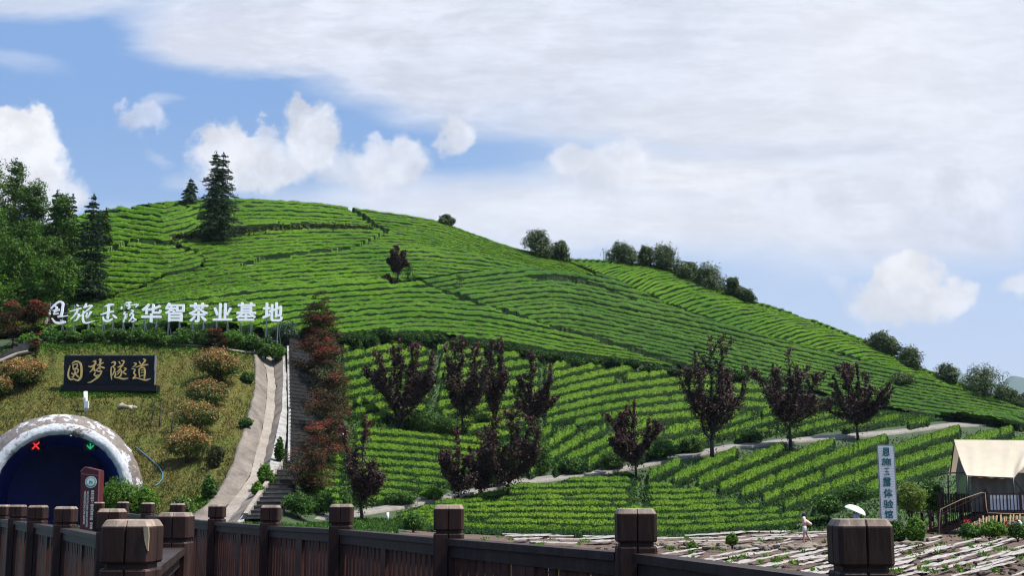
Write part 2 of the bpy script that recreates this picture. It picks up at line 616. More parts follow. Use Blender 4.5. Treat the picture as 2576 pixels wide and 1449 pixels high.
def smooth_line(f, w=28):
    x = np.arange(-420, 3020, 7.0)
    y = f(x)
    h = int(w * 3 / 7) + 1
    k = np.exp(-0.5 * (np.arange(-h, h + 1) * 7.0 / w) ** 2); k /= k.sum()
    ys = np.convolve(np.pad(y, h, mode='edge'), k, 'valid')
    return lambda u: np.interp(u, x, ys)

toe_v = line([(-300, 1326), (400, 1322), (520, 1318), (620, 1313), (720, 1318), (860, 1318), (980, 1324), (1130, 1335), (1300, 1342), (1600, 1345), (2000, 1342), (2150, 1335), (2300, 1330), (2900, 1340)])
toe_d = line([(-300, 72), (400, 72), (620, 69), (720, 70), (860, 74), (980, 78), (1300, 82), (2000, 83), (2300, 80), (2900, 80)])
top_v = line([(-300, 905), (0, 892), (100, 873), (300, 868), (500, 872), (620, 885), (700, 880), (760, 868), (860, 872), (1000, 868), (1100, 870), (1270, 886), (1400, 912), (1550, 923), (1700, 943), (1880, 963), (2100, 1018), (2250, 1046), (2400, 1066), (2576, 1088), (2900, 1100)])
base_v = line([(-300, 870), (0, 850), (100, 842), (300, 838), (600, 842), (720, 850), (860, 858), (1000, 856), (1100, 856), (1270, 872), (1400, 897), (1550, 908), (1700, 928), (1880, 948), (2100, 1003), (2250, 1035), (2400, 1060), (2576, 1080), (2900, 1094)])
base_d = line([(-300, 110), (600, 113), (720, 117), (860, 125), (1000, 132), (1270, 142), (1700, 150), (2100, 155), (2576, 165), (2900, 170)])
top_d = lambda u: base_d(u) - np.interp(u, [-300, 600, 860, 1000], [7.5, 7, 4.0, 3.0])
path_v = line([(620, 1316.5), (690, 1312), (740, 1308), (860, 1297), (1000, 1274), (1140, 1247), (1290, 1214), (1400, 1201), (1590, 1174), (1720, 1147), (1830, 1125), (1985, 1109), (2100, 1099), (2250, 1087), (2390, 1069), (2480, 1066), (2900, 1066)])
path_d = line([(620, 69.5), (690, 72), (740, 74), (860, 80), (1000, 87), (1140, 93), (1290, 98), (1590, 106), (1830, 113), (1985, 118), (2250, 126), (2390, 131), (2576, 140), (2900, 150)])
PW = 1.25      # half width of the path in depth

def path_edge(u, side):
    d = path_d(u) + side * PW
    v = path_v(u) - side * np.interp(u, [620, 1000, 1600, 2390], [4.5, 5.5, 5.2, 4])
    return v, d

crest_main = line([(-300, 640), (0, 600), (100, 580), (180, 562), (250, 550), (300, 541), (400, 528), (500, 519), (600, 516), (700, 517), (800, 522), (900, 534), (1000, 546), (1110, 563), (1200, 596), (1300, 629), (1435, 658), (1560, 718), (1700, 778), (1850, 833), (2000, 871), (2200, 917), (2400, 977), (2576, 1030), (2900, 1066)])
crest_back = line([(1300, 640), (1435, 657), (1535, 661), (1650, 673), (1740, 700), (1830, 737), (1900, 765), (2000, 793), (2100, 831), (2180, 863), (2260, 905), (2340, 940), (2420, 970), (2500, 1000), (2576, 1023), (2900, 1062)])

base_v = smooth_line(base_v, 30)
base_d = smooth_line(base_d, 75)
crest_main = smooth_line(crest_main, 18)

def skyline(u):
    return np.where(np.asarray(u) < 1435, crest_main(u), crest_back(u))

SLOPE = 0.5

def depth(u, v):
    """distance of the ground met at frame point (u, v)"""
    u, v = np.broadcast_arrays(np.asarray(u, float), np.asarray(v, float))
    T = ray(u, v)[1]
    out = np.empty(u.shape)
    bv, bd = base_v(u), base_d(u)
    tb = ray(u, bv)[1]
    # hill
    out[...] = np.clip((SLOPE - tb) * bd / np.maximum(SLOPE - T, .05), 1, 400)
    tv, td = top_v(u), top_d(u)
    ov, od = toe_v(u), toe_d(u)
    wl = np.clip((u - 700) / 120, 0, 1)          # 0: tunnel mound, 1: terraces with the path
    e1v, e1d = path_edge(u, -1)
    e2v, e2d = path_edge(u, 1)
    # mound-side stand-ins for the path lines lie on the straight slope
    f1, f2 = .12, .16
    e1v = e1v * wl + (1 - wl) * (ov + (tv - ov) * f1)
    e2v = e2v * wl + (1 - wl) * (ov + (tv - ov) * f2)
    e1d = e1d * wl + (1 - wl) * (od + (td - od) * f1)
    e2d = e2d * wl + (1 - wl) * (od + (td - od) * f2)
    segs = [((tv, td), (bv, bd)), ((e2v, e2d), (tv, td)), ((e1v, e1d), (e2v, e2d)), ((ov, od), (e1v, e1d))]
    for (va, da), (vb, db) in segs:
        k = (v <= va + 1e-6) & (v > vb)
        f = np.clip((va - v) / np.maximum(va - vb, 1e-3), 0, 1)
        dd = da + (db - da) * f
        out[k] = dd[k]
    k = v > ov
    zt = ray(u, ov)[1] * od
    zn, dn = -2.05, 12.0
    m = (zt - zn) / (od - dn)
    dd = (zn - m * dn) / np.minimum(T - m, -1e-3)
    dd = np.minimum(dd, od)
    out[k] = np.maximum(dd, 3)[k]
    return out

def S(u, v, up=0.0):
    p = P(u, v, depth(u, v))
    p[..., 2] += up
    return p

chan_lo = [(640, 884), (643, 892), (648, 916), (646, 967), (643, 991), (632, 1035), (626, 1059), (609, 1110), (592, 1164), (575, 1205), (537, 1260), (493, 1297), (470, 1318)]
chan_li = [(660, 905), (670, 923), (673, 950), (670, 1008), (660, 1076), (643, 1134), (629, 1192), (602, 1229), (571, 1267), (544, 1304), (530, 1318)]
chan_ri = [(684, 905), (690, 919), (694, 974), (692, 1028), (683, 1076), (670, 1134), (660, 1181), (643, 1219), (612, 1260), (575, 1304), (560, 1318)]
chan_ro = [(708, 893), (711, 902), (712, 950), (709, 1028), (697, 1083), (687, 1134), (677, 1171), (658, 1222), (636, 1262), (604, 1304), (592, 1318)]
chan_rs = [(715, 890), (717, 896), (721, 974), (722, 1028), (717, 1103), (706, 1164), (688, 1200), (652, 1256), (618, 1304), (604, 1318)]

def by_v(pts):
    a = np.array(sorted(pts, key=lambda p: p[1]), float)
    return lambda v: np.interp(v, a[:, 1], a[:, 0])

# ---- ground, hill, path
def soil_mat():
    m, t, b = new_mat('hill_soil')
    k = noise(t, .8, 6, .7)
    t.links.new(ramp(t, k, [(.014, .024, .007), (.022, .040, .009), (.03, .062, .010), (.06, .042, .022)], [.3, .45, .6, .75]), b.inputs['Base Color'])
    b.inputs['Roughness'].default_value = .9
    bump(t, b, k, .6, .1)
    return m
M['soil'] = soil_mat()

def field_mat():
    m, t, b = new_mat('brown_field_soil')
    k = noise(t, 2.2, 8, .75)
    t.links.new(ramp(t, k, [(.045, .027, .020), (.10, .062, .045), (.155, .105, .080), (.07, .07, .03)], [.3, .5, .63, .75]), b.inputs['Base Color'])
    b.inputs['Roughness'].default_value = .95
    bump(t, b, k, .9, .15)
    return m
M['field'] = field_mat()

us = np.arange(-420, 3000, 14.0)
nv = 150
cols = []
for u in us:
    sk = float(skyline(u))
    vs = np.concatenate([np.linspace(2600, 1420, 40), np.linspace(1410, sk, nv)])
    cols.append(np.stack([np.full(len(vs), u), vs], 1))
cols = np.array(cols)
G = S(cols[..., 0], cols[..., 1], -0.12)
_in = (cols[..., 0] > by_v(chan_lo)(cols[..., 1])) & (cols[..., 0] < by_v(chan_rs)(cols[..., 1])) & (cols[..., 1] > 884) & (cols[..., 1] < 1322)
G[_in] += np.array([0, 1.6, -1.6])
back = G[:, -1:, :]
offs = np.array([[0, 6, -.6], [0, 18, -5], [0, 50, -22], [0, 110, -55]])
G = np.concatenate([G, back + offs[None, :, :] * np.ones((len(us), 1, 1))], 1)
# opening for the tunnel bore
TD = 73.0                                        # distance of the portal
TC = P(148, 1246, TD)                            # centre of the arch
RI, RO = 150 * TD / F, 205 * TD / F
aa, bb = G.shape[:2]
idx = np.arange(aa * bb).reshape(aa, bb)
Q = np.stack([idx[:-1, :-1], idx[1:, :-1], idx[1:, 1:], idx[:-1, 1:]], -1).reshape(-1, 4)
fc = G.reshape(-1, 3)[Q].mean(1)
TAX = unit(np.array([-.34, 1.0, 0.0]))           # the bore runs back and to the left
TRT = np.array([TAX[1], -TAX[0], 0.0])
_rel = fc - TC
_lat, _fwd = _rel @ TRT, _rel @ TAX
rr = np.hypot(_lat, _rel[:, 2])
bore = ((rr < RO * .95) | ((abs(_lat) < RO * .95) & (fc[:, 2] < TC[2]))) & (_fwd > -3) & (_fwd < 40)
Q = Q[~bore]
fc = fc[~bore]
# brown field in front of the tea, everything else hill soil
isfield = (fc[:, 1] < 84) & (fc[:, 0] > -6)
terr = link_mesh('terrain', G.reshape(-1, 3), Q, [M['soil'], M['field']], smooth=True, midx=isfield.astype(int))
tag(terr, kind='structure')

mg = MB()
mg.grid([[(x, y, -9.0) for y in (-6000, -200, 60, 400, 9000)] for x in (-9000, -400, 0, 400, 9000)], smooth=False)
g_ = mg.build('ground', M['soil'])
tag(g_, kind='structure')

def concrete(name, a, b_, sc=1.2, rough=.85, bmp=.5):
    m, t, b = new_mat(name)
    k = noise(t, sc, 8, .7)
    k2 = noise(t, sc * 9, 4, .6)
    col = mixc(t, 1.0, ramp(t, k, [a, b_], [.33, .66]), ramp(t, k2, [(.75, .75, .75), (1.1, 1.1, 1.1)], [.3, .7]), 'MULTIPLY')
    t.links.new(col, b.inputs['Base Color'])
    b.inputs['Roughness'].default_value = rough
    bump(t, b, k2, bmp, .03)
    return m
M['path'] = concrete('path_concrete', (.15, .135, .115), (.26, .235, .205))
M['road'] = concrete('road_asphalt', (.04, .04, .042), (.07, .07, .07), .6)

pu = np.arange(640, 2490, 10.0)
rows = []
for f in (0, .25, .5, .75, 1):
    v1, d1 = path_edge(pu, -1)
    v2, d2 = path_edge(pu, 1)
    q = P(v=v1 * (1 - f) + v2 * f, u=pu, d=d1 * (1 - f) + d2 * f)
    q[:, 2] += .05
    rows.append(q)
rows = np.array(rows)
sk = rows[[0, -1]].copy(); sk[:, :, 2] -= .3
pm = MB().grid(np.concatenate([sk[:1], rows, sk[1:]]))
tag(pm.build('path', M['path']), kind='structure')
# scrap of the winding footpath high on the hill
q = [S(*p, .12) for p in [(600, 677), (636, 683), (662, 668), (668, 663), (640, 667), (618, 671)]]
mb = MB().prism(q, (0, 0, .06))
tag(mb.build('footpath', M['path']), kind='structure')

# ------------------------------------------------------------------ tea terraces on the hill (rows too many to single out)
def jitter_field(shape, amp, k):
    n = rng.normal(size=shape)
    for _ in range(k):
        n = (n + np.roll(n, 1, 0) + np.roll(n, -1, 0)) / 1.7
    return n * amp / n.std()

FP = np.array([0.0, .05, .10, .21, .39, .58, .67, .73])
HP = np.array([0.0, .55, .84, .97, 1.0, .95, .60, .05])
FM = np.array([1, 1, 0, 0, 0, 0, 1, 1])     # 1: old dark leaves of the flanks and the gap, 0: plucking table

def rows_sheet(name, label, uu, r0, r1, v_of, keep, hfac, mat, leafm, ndens, wob=0.12, bank=None, lsize=.12):
    Rs = np.concatenate([[k + f for f in FP] for k in range(r0, r1)])
    hh = np.concatenate([HP for _ in range(r0, r1)])
    U = np.repeat(uu[:, None], len(Rs), 1)
    # rows waver a little
    ph = rng.uniform(0, 6.28, 40)
    wv = np.zeros((len(uu), 1))
    Rw = Rs[None, :] + 0 * U
    for q in range(6):
        Rw = Rw + wob * .5 * np.sin(U / (70 + 41 * q) + Rs[None, :] * (.35 + .22 * q) + ph[q])
    V = v_of(U, Rw)
    ok = keep(U, V) & np.isfinite(V)
    V2 = np.where(np.isfinite(V), V, 800)
    B = S(U, V2)
    d = B[..., 1]
    # row pitch in metres at each point
    n8 = len(FP)
    step = np.linalg.norm(np.roll(B, -n8, 1) - B, axis=-1)
    step[:, -n8:] = step[:, -2 * n8:-n8]
    step = np.clip(step, .5, 2.2)
    h = hh[None, :] * step * hfac
    # gaps and failing plants
    gapn = jitter_field((len(uu), r1 - r0), 1.0, 14)
    gap = np.repeat(gapn, n8, 1)
    h = h * np.clip(1.0 + .045 * gap, .5, 1.2)
    if bank is not None:
        h = h * bank(U, V2)
    j = rng.normal(size=U.shape) * .022 + jitter_field(U.shape, .03, 3)
    B[..., 2] += h + j * (hh[None, :] > .1)
    B[..., 1] += rng.normal(size=U.shape) * .035
    a, b = U.shape
    idx = np.arange(a * b).reshape(a, b)
    Q = np.stack([idx[:-1, :-1], idx[1:, :-1], idx[1:, 1:], idx[:-1, 1:]], -1).reshape(-1, 4)
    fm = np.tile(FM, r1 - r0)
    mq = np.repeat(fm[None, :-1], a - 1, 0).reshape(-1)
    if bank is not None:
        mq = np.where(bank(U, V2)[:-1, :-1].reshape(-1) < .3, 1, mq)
    kq = ok.reshape(-1)[Q].all(1)
    Q = Q[kq]
    mq = mq[kq]
    used, inv = np.unique(Q, return_inverse=True)
    Vv = B.reshape(-1, 3)[used]
    Q = inv.reshape(Q.shape)
    # shoots standing on the tops
    top = np.repeat((hh > .96)[None, :], a, 0) & ok
    cand = np.flatnonzero(top.reshape(-1))
    pick = cand[rng.integers(0, len(cand), int(ndens))]
    c = B.reshape(-1, 3)[pick] + rng.normal(size=(len(pick), 3)) * np.array([.10, .10, .03]) + np.array([0, 0, .03])
    LV, LF = blades_on(c, lsize, lsize * .6, np.array([0, -.3, 1.0]), .3)
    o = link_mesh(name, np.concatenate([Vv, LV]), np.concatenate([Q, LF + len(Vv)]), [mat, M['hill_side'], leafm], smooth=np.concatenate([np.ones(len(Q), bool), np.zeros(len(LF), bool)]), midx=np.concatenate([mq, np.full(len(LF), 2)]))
    tag(o, label, 'tea terraces', kind='stuff')
    return o

GR_R = [0, 5.8, 12.5, 21, 27.5, 35]
guides = [
    line([(-300, 1010), (300, 980), (600, 935), (860, 887), (1100, 860), (1270, 872), (1400, 897), (1550, 908), (1700, 928), (1880, 948), (2100, 1003), (2250, 1035), (2400, 1062), (2576, 1082), (2900, 1096)]),
    line([(-300, 960), (-100, 935), (100, 905), (300, 880), (600, 848), (717, 826), (915, 797), (1057, 786), (1232, 803), (1400, 835), (1560, 868), (1700, 893), (1880, 924), (2050, 962), (2250, 1010), (2400, 1042), (2576, 1071), (2900, 1089)]),
    line([(-300, 870), (-100, 850), (100, 832), (200, 803), (300, 780), (450, 752), (600, 735), (750, 722), (900, 713), (1057, 706), (1150, 712), (1300, 722), (1405, 738), (1533, 770), (1700, 836), (1850, 882), (2000, 915), (2200, 968), (2400, 1022), (2576, 1060), (2900, 1083)]),
    line([(-300, 780), (-100, 762), (100, 742), (250, 713), (300, 700), (450, 672), (600, 652), (750, 640), (900, 632), (1057, 627), (1200, 641), (1350, 672), (1450, 703), (1600, 766), (1760, 830), (1900, 876), (2050, 910), (2200, 944), (2400, 1003), (2576, 1046), (2900, 1075)]),
    line([(-300, 700), (-100, 665), (250, 622), (400, 602), (600, 592), (750, 585), (900, 583), (1000, 589), (1110, 602), (1200, 622), (1300, 653), (1435, 688), (1560, 742), (1700, 800), (1850, 852), (2000, 888), (2200, 930), (2400, 990), (2576, 1038), (2900, 1070)]),
    crest_main,
]

guides = [smooth_line(g) for g in guides[:-1]] + [crest_main]

def v_main(U, R):
    g = [f(U) for f in guides]
    out = np.full(U.shape, np.nan)
    Rm = np.clip(R, 0, 35)
    for i in range(5):
        k = (Rm >= GR_R[i]) & (Rm <= GR_R[i + 1])
        f = (Rm - GR_R[i]) / (GR_R[i + 1] - GR_R[i])
        out = np.where(k, g[i] + (g[i + 1] - g[i]) * f, out)
    return out

def seg_dist(U, V, poly):
    d = np.full(U.shape, 1e9)
    for (x0, y0), (x1, y1) in zip(poly[:-1], poly[1:]):
        dx, dy = x1 - x0, y1 - y0
        t = np.clip(((U - x0) * dx + (V - y0) * dy) / (dx * dx + dy * dy), 0, 1)
        d = np.minimum(d, np.hypot(U - x0 - t * dx, V - y0 - t * dy))
    return d

def inside(U, V, poly):
    r = np.zeros(U.shape, bool)
    n = len(poly)
    for i in range(n):
        x0, y0 = poly[i]; x1, y1 = poly[(i + 1) % n]
        c = ((y0 > V) != (y1 > V))
        with np.errstate(divide='ignore', invalid='ignore'):
            xi = (x1 - x0) * (V - y0) / (y1 - y0 + 1e-12) + x0
        r ^= c & (U < xi)
    return r

# the block of wider terraces on the left shoulder
LBLK = [(140, 760), (265, 770), (300, 752), (365, 735), (430, 705), (500, 690), (517, 676), (505, 655), (440, 630), (430, 612), (520, 600), (528, 560), (470, 538), (380, 534), (250, 551), (140, 580)]
TRAIL = [(880, 536), (915, 558), (950, 580), (975, 591), (940, 611), (905, 628), (870, 640), (830, 648), (760, 653), (690, 660), (655, 668), (605, 682)]
BANK = [(430, 614), (500, 608), (560, 603), (620, 596), (680, 590), (760, 583), (860, 582), (935, 585)]

VALLEY = [(1040, 722), (1180, 772), (1330, 822), (1560, 882), (1700, 927), (1880, 950), (2100, 1005), (2250, 1037), (2400, 1064), (2576, 1086), (2760, 1096), (2760, 1040)] + [(u, float(crest_main(u)) - 2) for u in range(2700, 1550, -50)] + [(1560, 716), (1435, 700), (1300, 690), (1180, 700), (1100, 712)]

def keep_main(U, V):
    return (V < base_v(U) + 3) & (V >= crest_main(U) - 1) & ~inside(U, V, LBLK) & ~inside(U, V, VALLEY)

def bank_main(U, V):
    k = np.ones(U.shape)
    d = seg_dist(U, V, TRAIL)
    k = np.where(d < 4.0, -.25, k)
    wd = np.interp(U, [430, 560, 700, 935], [10, 9, 6, 3])
    k = np.where(seg_dist(U, V, BANK) < wd, -.1, k)
    k = np.where(seg_dist(U, V, [(1040, 722), (1180, 772), (1330, 822), (1560, 882), (1700, 925)]) < 3, .25, k)
    k = np.where((U > 1440) & (V < crest_main(U) + 8), -.25, k)
    k = np.where(seg_dist(U, V, [(1340, 712), (1440, 718), (1520, 738), (1600, 770)]) < 2.6, .2, k)
    return k

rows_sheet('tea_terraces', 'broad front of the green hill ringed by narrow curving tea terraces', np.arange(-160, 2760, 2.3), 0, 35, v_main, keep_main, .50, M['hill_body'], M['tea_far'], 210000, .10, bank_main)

def v_valley(U, R):
    v0 = smooth_line(line([(900, 780), (1000, 760), (1150, 738), (1400, 712), (1533, 738), (1700, 772), (1900, 820), (2100, 868), (2300, 912), (2576, 965), (2900, 1020)]), 40)(U)
    return v0 - R * np.interp(U, [1000, 1500, 2000, 2500], [11.5, 10.5, 9.5, 7.5])

def keep_valley(U, V):
    return inside(U, V, VALLEY)
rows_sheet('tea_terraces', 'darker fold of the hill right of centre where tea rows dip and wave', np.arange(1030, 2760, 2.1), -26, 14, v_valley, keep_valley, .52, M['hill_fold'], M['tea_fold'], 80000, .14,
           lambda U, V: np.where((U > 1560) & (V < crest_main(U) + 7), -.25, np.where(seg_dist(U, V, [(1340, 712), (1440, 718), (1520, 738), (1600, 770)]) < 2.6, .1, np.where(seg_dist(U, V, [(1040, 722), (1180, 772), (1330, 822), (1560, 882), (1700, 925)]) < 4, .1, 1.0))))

def v_left(U, R):
    sag = line([(100, 775), (180, 766), (250, 760), (330, 765), (420, 762), (520, 748)])(U)
    sag_t = line([(100, 560), (180, 556), (250, 552), (300, 551), (350, 558), (410, 566), (460, 557), (520, 535)])(U)
    f = R / 17.0
    return sag + (sag_t - sag) * f

def keep_left(U, V):
    return inside(U, V, LBLK) & (V > crest_main(U) - 1)

rows_sheet('tea_terraces', 'wide stepped tea terraces on the left shoulder of the hill beside the conifers', np.arange(140, 540, 2.2), 0, 22, v_left, keep_left, .52, M['hill_body'], M['tea_far'], 26000, .12, lambda U, V: np.where(seg_dist(U, V, [(265, 655), (330, 628), (430, 632), (505, 655)]) < 4, -.1, 1.0))

def K2(u):
    return -(u - 1435) * .70 / 11.5
def f2(q):
    return q / 11.5 + 3.2 * (1 - np.exp(-q / 15.0))
_q = np.linspace(0, 260, 1500)
_fq = f2(_q)
def v_back(U, R):
    x = K2(U) - R
    q = np.interp(x, _fq, _q, left=np.nan, right=np.nan)
    return crest_back(U) + q
def keep_back(U, V):
    return (V >= crest_back(U) - .5) & (V < crest_main(U) + 9) & (U > 1425)
rows_sheet('tea_terraces', 'right shoulder of the hill where tea terraces climb to the tree lined crest', np.arange(1425, 2760, 2.0), -100, 2, v_back, keep_back, .50, M['hill_body'], M['tea_far'], 60000, .12, lambda U, V: np.clip((V - crest_back(U)) / 11, .36, 1))

# ------------------------------------------------------------------ clipped hedges near the path, one object a row
def ordinal(n):
    return {1: 'first', 2: 'second', 3: 'third', 4: 'fourth', 5: 'fifth', 6: 'sixth', 7: 'seventh', 8: 'eighth', 9: 'ninth', 10: 'tenth', 11: 'eleventh', 12: 'twelfth', 13: 'thirteenth', 14: 'fourteenth', 15: 'fifteenth', 16: 'sixteenth', 17: 'seventeenth', 18: 'eighteenth', 19: 'nineteenth', 20: 'twentieth'}[n]

NF = np.array([0.0, .03, .07, .13, .22, .34, .48, .60, .69, .76, .80])
NH = np.array([0.0, .38, .68, .86, .96, 1.0, .99, .92, .74, .38, 0.0])

def hedge(us_, vk, vk1, hgt, label, group, dens=75.0, lsize=.13):
    """one hedge: us_ samples along the row, vk / vk1 the frame heights of its front and back edges"""
    n = len(us_)
    U = np.repeat(us_[:, None], len(NF), 1)
    V = vk[:, None] + (vk1 - vk)[:, None] * NF[None, :]
    B = S(U, V)
    s = np.concatenate([[0], np.cumsum(np.linalg.norm(np.diff(B[:, 5], axis=0), axis=1))])
    tot = s[-1]
    if tot < 1.2:
        return None
    e = np.minimum(s, tot - s)
    taper = np.clip(e / .8, 0, 1) ** .5
    pl = np.interp(s, np.arange(0, tot + 2, .55), 1 + .10 * rng.normal(size=len(np.arange(0, tot + 2, .55))))
    H = hgt * NH[None, :] * (taper * pl)[:, None]
    mid = B[:, 5:6, :]
    B = mid + (B - mid) * (.55 + .45 * taper[:, None, None]) * np.interp(s, np.arange(0, tot + 2, 1.3), 1 + .07 * rng.normal(size=len(np.arange(0, tot + 2, 1.3))))[:, None, None]
    B[..., 2] += H - .08
    B += rng.normal(size=B.shape) * np.array([.025, .03, .035])
    a, b = U.shape
    idx = np.arange(a * b).reshape(a, b)
    Q = np.stack([idx[:-1, :-1], idx[1:, :-1], idx[1:, 1:], idx[:-1, 1:]], -1).reshape(-1, 4)
    Vv = B.reshape(-1, 3)
    # leaves all over the clipped surface, more of the fresh ones on top
    w = Vv[Q]
    area = np.linalg.norm(np.cross(w[:, 2] - w[:, 0], w[:, 3] - w[:, 1]), axis=1) / 2
    nl = int(min(60000, area.sum() * dens))
    fi = rng.choice(len(Q), nl, p=area / area.sum())
    r1, r2 = rng.uniform(size=(2, nl, 1))
    c = (w[fi, 0] * (1 - r1) + w[fi, 1] * r1) * (1 - r2) + (w[fi, 3] * (1 - r1) + w[fi, 2] * r1) * r2
    nrm = unit(np.cross(w[fi, 1] - w[fi, 0], w[fi, 3] - w[fi, 0]))
    nrm *= np.sign((nrm * np.array([0, -.4, 1.0])).sum(1, keepdims=True) + 1e-9)
    c = c + nrm * rng.uniform(-.01, .07, (nl, 1))
    hn = H.reshape(-1)[Q[fi]].mean(1) / hgt
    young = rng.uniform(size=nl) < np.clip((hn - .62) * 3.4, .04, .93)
    LV, LF = blades_on(c, lsize, lsize * .5, nrm * .7 + np.array([0, 0, .4]), .6)
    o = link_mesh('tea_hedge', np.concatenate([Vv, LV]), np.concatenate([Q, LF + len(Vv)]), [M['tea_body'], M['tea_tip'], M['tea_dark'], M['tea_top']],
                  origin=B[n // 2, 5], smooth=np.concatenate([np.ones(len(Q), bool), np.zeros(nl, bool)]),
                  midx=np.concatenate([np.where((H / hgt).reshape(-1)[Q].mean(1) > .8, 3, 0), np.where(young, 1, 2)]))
    return tag(o, label, 'hedge', group)

def family(poly, vfun, k0, k1, hgt, du, label, group, cuts=(), width=.97, dens=75, lsize=.13, minlen=26):
    """all rows v = vfun(u, k) inside a frame polygon, cut where gaps run through them"""
    poly = [tuple(p) for p in poly]
    x0 = min(p[0] for p in poly); x1 = max(p[0] for p in poly)
    uu = np.arange(x0, x1, du)
    cnt = 0
    for k in range(k0, k1):
        va, vb = vfun(uu, k), vfun(uu, k + width)
        mid = (va + vb) / 2
        ok = inside(uu, mid, poly)
        for cf in cuts:
            ok &= cf(uu, mid, k)
        run = []
        runs = []
        for i, q in enumerate(ok):
            if q: run.append(i)
            elif run:
                runs.append(run); run = []
        if run: runs.append(run)
        runs = [r for r in runs if (len(r) - 1) * du >= minlen]
        if not runs: continue
        cnt += 1
        for j, r in enumerate(runs):
            r = np.array(r)
            lab = label(cnt, j, len(runs))
            hedge(uu[r], va[r], vb[r], hgt, lab, group, dens, lsize)

def side(j, n):
    if n == 1: return 'whole length'
    if n == 2: return ('left piece', 'right piece')[j]
    if n == 3: return ('left piece', 'middle piece', 'right piece')[j]
    return ordinal(j + 1) + ' piece from the left'

plo = lambda u: path_v(u) + 17
phi = lambda u: path_v(u) - 10
# lower field, rows along the slope (left) -------------------------------
pl = lambda us_: [(u, float(plo(u))) for u in us_]
low_poly = [(985, 1312), (1060, 1284)] + pl([1140, 1290, 1400, 1500, 1590]) + [(1640, 1215), (1760, 1236), (1880, 1268), (2010, 1298), (2075, 1302), (2110, 1318), (2100, 1338), (1900, 1345), (1600, 1346), (1300, 1343), (1130, 1336), (1000, 1326)]
def v_low(u, k):
    bot = line([(980, 1326), (1130, 1338), (1300, 1345), (1500, 1351), (1700, 1350), (1900, 1338), (2110, 1318)])(u)
    top = line([(980, 1268), (1130, 1236), (1300, 1213), (1500, 1206), (1700, 1207), (1900, 1200), (2110, 1170)])(u)
    f = np.minimum(k, 12) / 9.0
    f = f * 1.12 - .12 * f * f
    return bot + (top - bot) * f
def cut_low(u, v, k):
    gap = 1598 + 1.6 * k
    return ~((abs(u - gap) < 9) & (k > 3)) & ~((abs(u - (1190 + 9 * k)) < 5) & (k % 4 == 1))
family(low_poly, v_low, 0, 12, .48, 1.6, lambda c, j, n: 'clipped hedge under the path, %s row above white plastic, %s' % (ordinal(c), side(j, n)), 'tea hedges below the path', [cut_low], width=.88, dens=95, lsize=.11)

# lower field, broad rows climbing to the right ---------------------------
dg_poly = pl([1600, 1680, 1760, 1830, 1985, 2100, 2250, 2390]) + [(2480, 1078), (2576, 1085), (2660, 1095), (2660, 1180), (2420, 1190), (2330, 1215), (2250, 1235), (2210, 1262), (2100, 1278), (2060, 1292), (1990, 1288), (1880, 1258), (1760, 1228), (1650, 1212), (1602, 1208)]
def v_dg(u, k):
    # rows bow: steep at the foot, flatter toward the path
    x = u - 1600.0
    return 1300 - .50 * x + .00012 * x * x - 38.0 * (k - 9) - 60
def v_dg2(u, k):
    return v_dg(u, k)
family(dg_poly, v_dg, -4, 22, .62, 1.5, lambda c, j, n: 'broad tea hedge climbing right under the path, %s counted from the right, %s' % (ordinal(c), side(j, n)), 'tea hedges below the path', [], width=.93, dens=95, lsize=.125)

# beyond the path's bend, above the tent
fr_poly = [(2250, 1078), (2330, 1062), (2390, 1058), (2470, 1068), (2576, 1076), (2660, 1080), (2660, 1098), (2560, 1088), (2480, 1080), (2400, 1064)]

# middle fields between the path and the hill ------------------------------
ph = lambda us_: [(u, float(phi(u))) for u in us_]
M1 = [(858, 872), (1000, 868), (1110, 872), (1250, 888), (1362, 902), (1362, 1050), (1340, 1110), (1250, 1110), (1150, 1088), (950, 1070), (880, 1066), (858, 1000)]
def v_m1(u, k):
    x = u - 862.0
    return 1090 - .24 * x + .00012 * x * x - 24.5 * k
family(M1, v_m1, -7, 14, .72, 1.6, lambda c, j, n: 'tea hedge between red maples and dark trees, %s row up, %s' % (ordinal(c), side(j, n)), 'tea hedges above the path',
       [lambda u, v, k: ~(abs(u - (1085 + 7 * (k % 3))) < 7)], width=.9, dens=70, lsize=.14)
M2 = [(870, 1078), (940, 1076), (1130, 1092), (1250, 1120), (1320, 1125), (1310, 1190), (1240, 1218), (1100, 1240), (960, 1268), (870, 1282), (800, 1285), (760, 1290), (735, 1270), (790, 1200), (840, 1130)]
def v_m2(u, k):
    x = u - 950.0
    return 1290 + .06 * x + .00010 * x * x - 19.0 * k
family(M2, v_m2, -2, 12, .46, 1.6, lambda c, j, n: 'level tea hedge beside the dark stairs, %s row up, %s' % (ordinal(c), side(j, n)), 'tea hedges above the path',
       [lambda u, v, k: ~((u > 868) & (u < 885))], width=.86, dens=85, lsize=.125)
M3 = [(1368, 904), (1400, 914), (1550, 926), (1700, 946), (1880, 966), (1985, 992), (1950, 1030), (1860, 1052), (1700, 1060), (1560, 1074), (1368, 1080)]
def v_m3(u, k):
    x = u - 1400.0
    return 1075 - .27 * x + .00030 * x * x - 22.5 * k
family(M3, v_m3, -6, 12, .75, 1.6, lambda c, j, n: 'bowed tea hedge just under the dark gully, %s row up, %s' % (ordinal(c), side(j, n)), 'tea hedges above the path',
       [lambda u, v, k: ~((k % 5 == 3) & (abs(u - 1560) < 7))], width=.92, dens=75, lsize=.14)
M4 = [(1370, 1086), (1560, 1080), (1700, 1066), (1790, 1058), (1796, 1110)] + ph([1720, 1590, 1480, 1400, 1330]) + [(1330, 1120)]
def v_m4(u, k):
    x = u - 1400.0
    return 1240 - .62 * x + .0006 * x * x - 36.0 * k
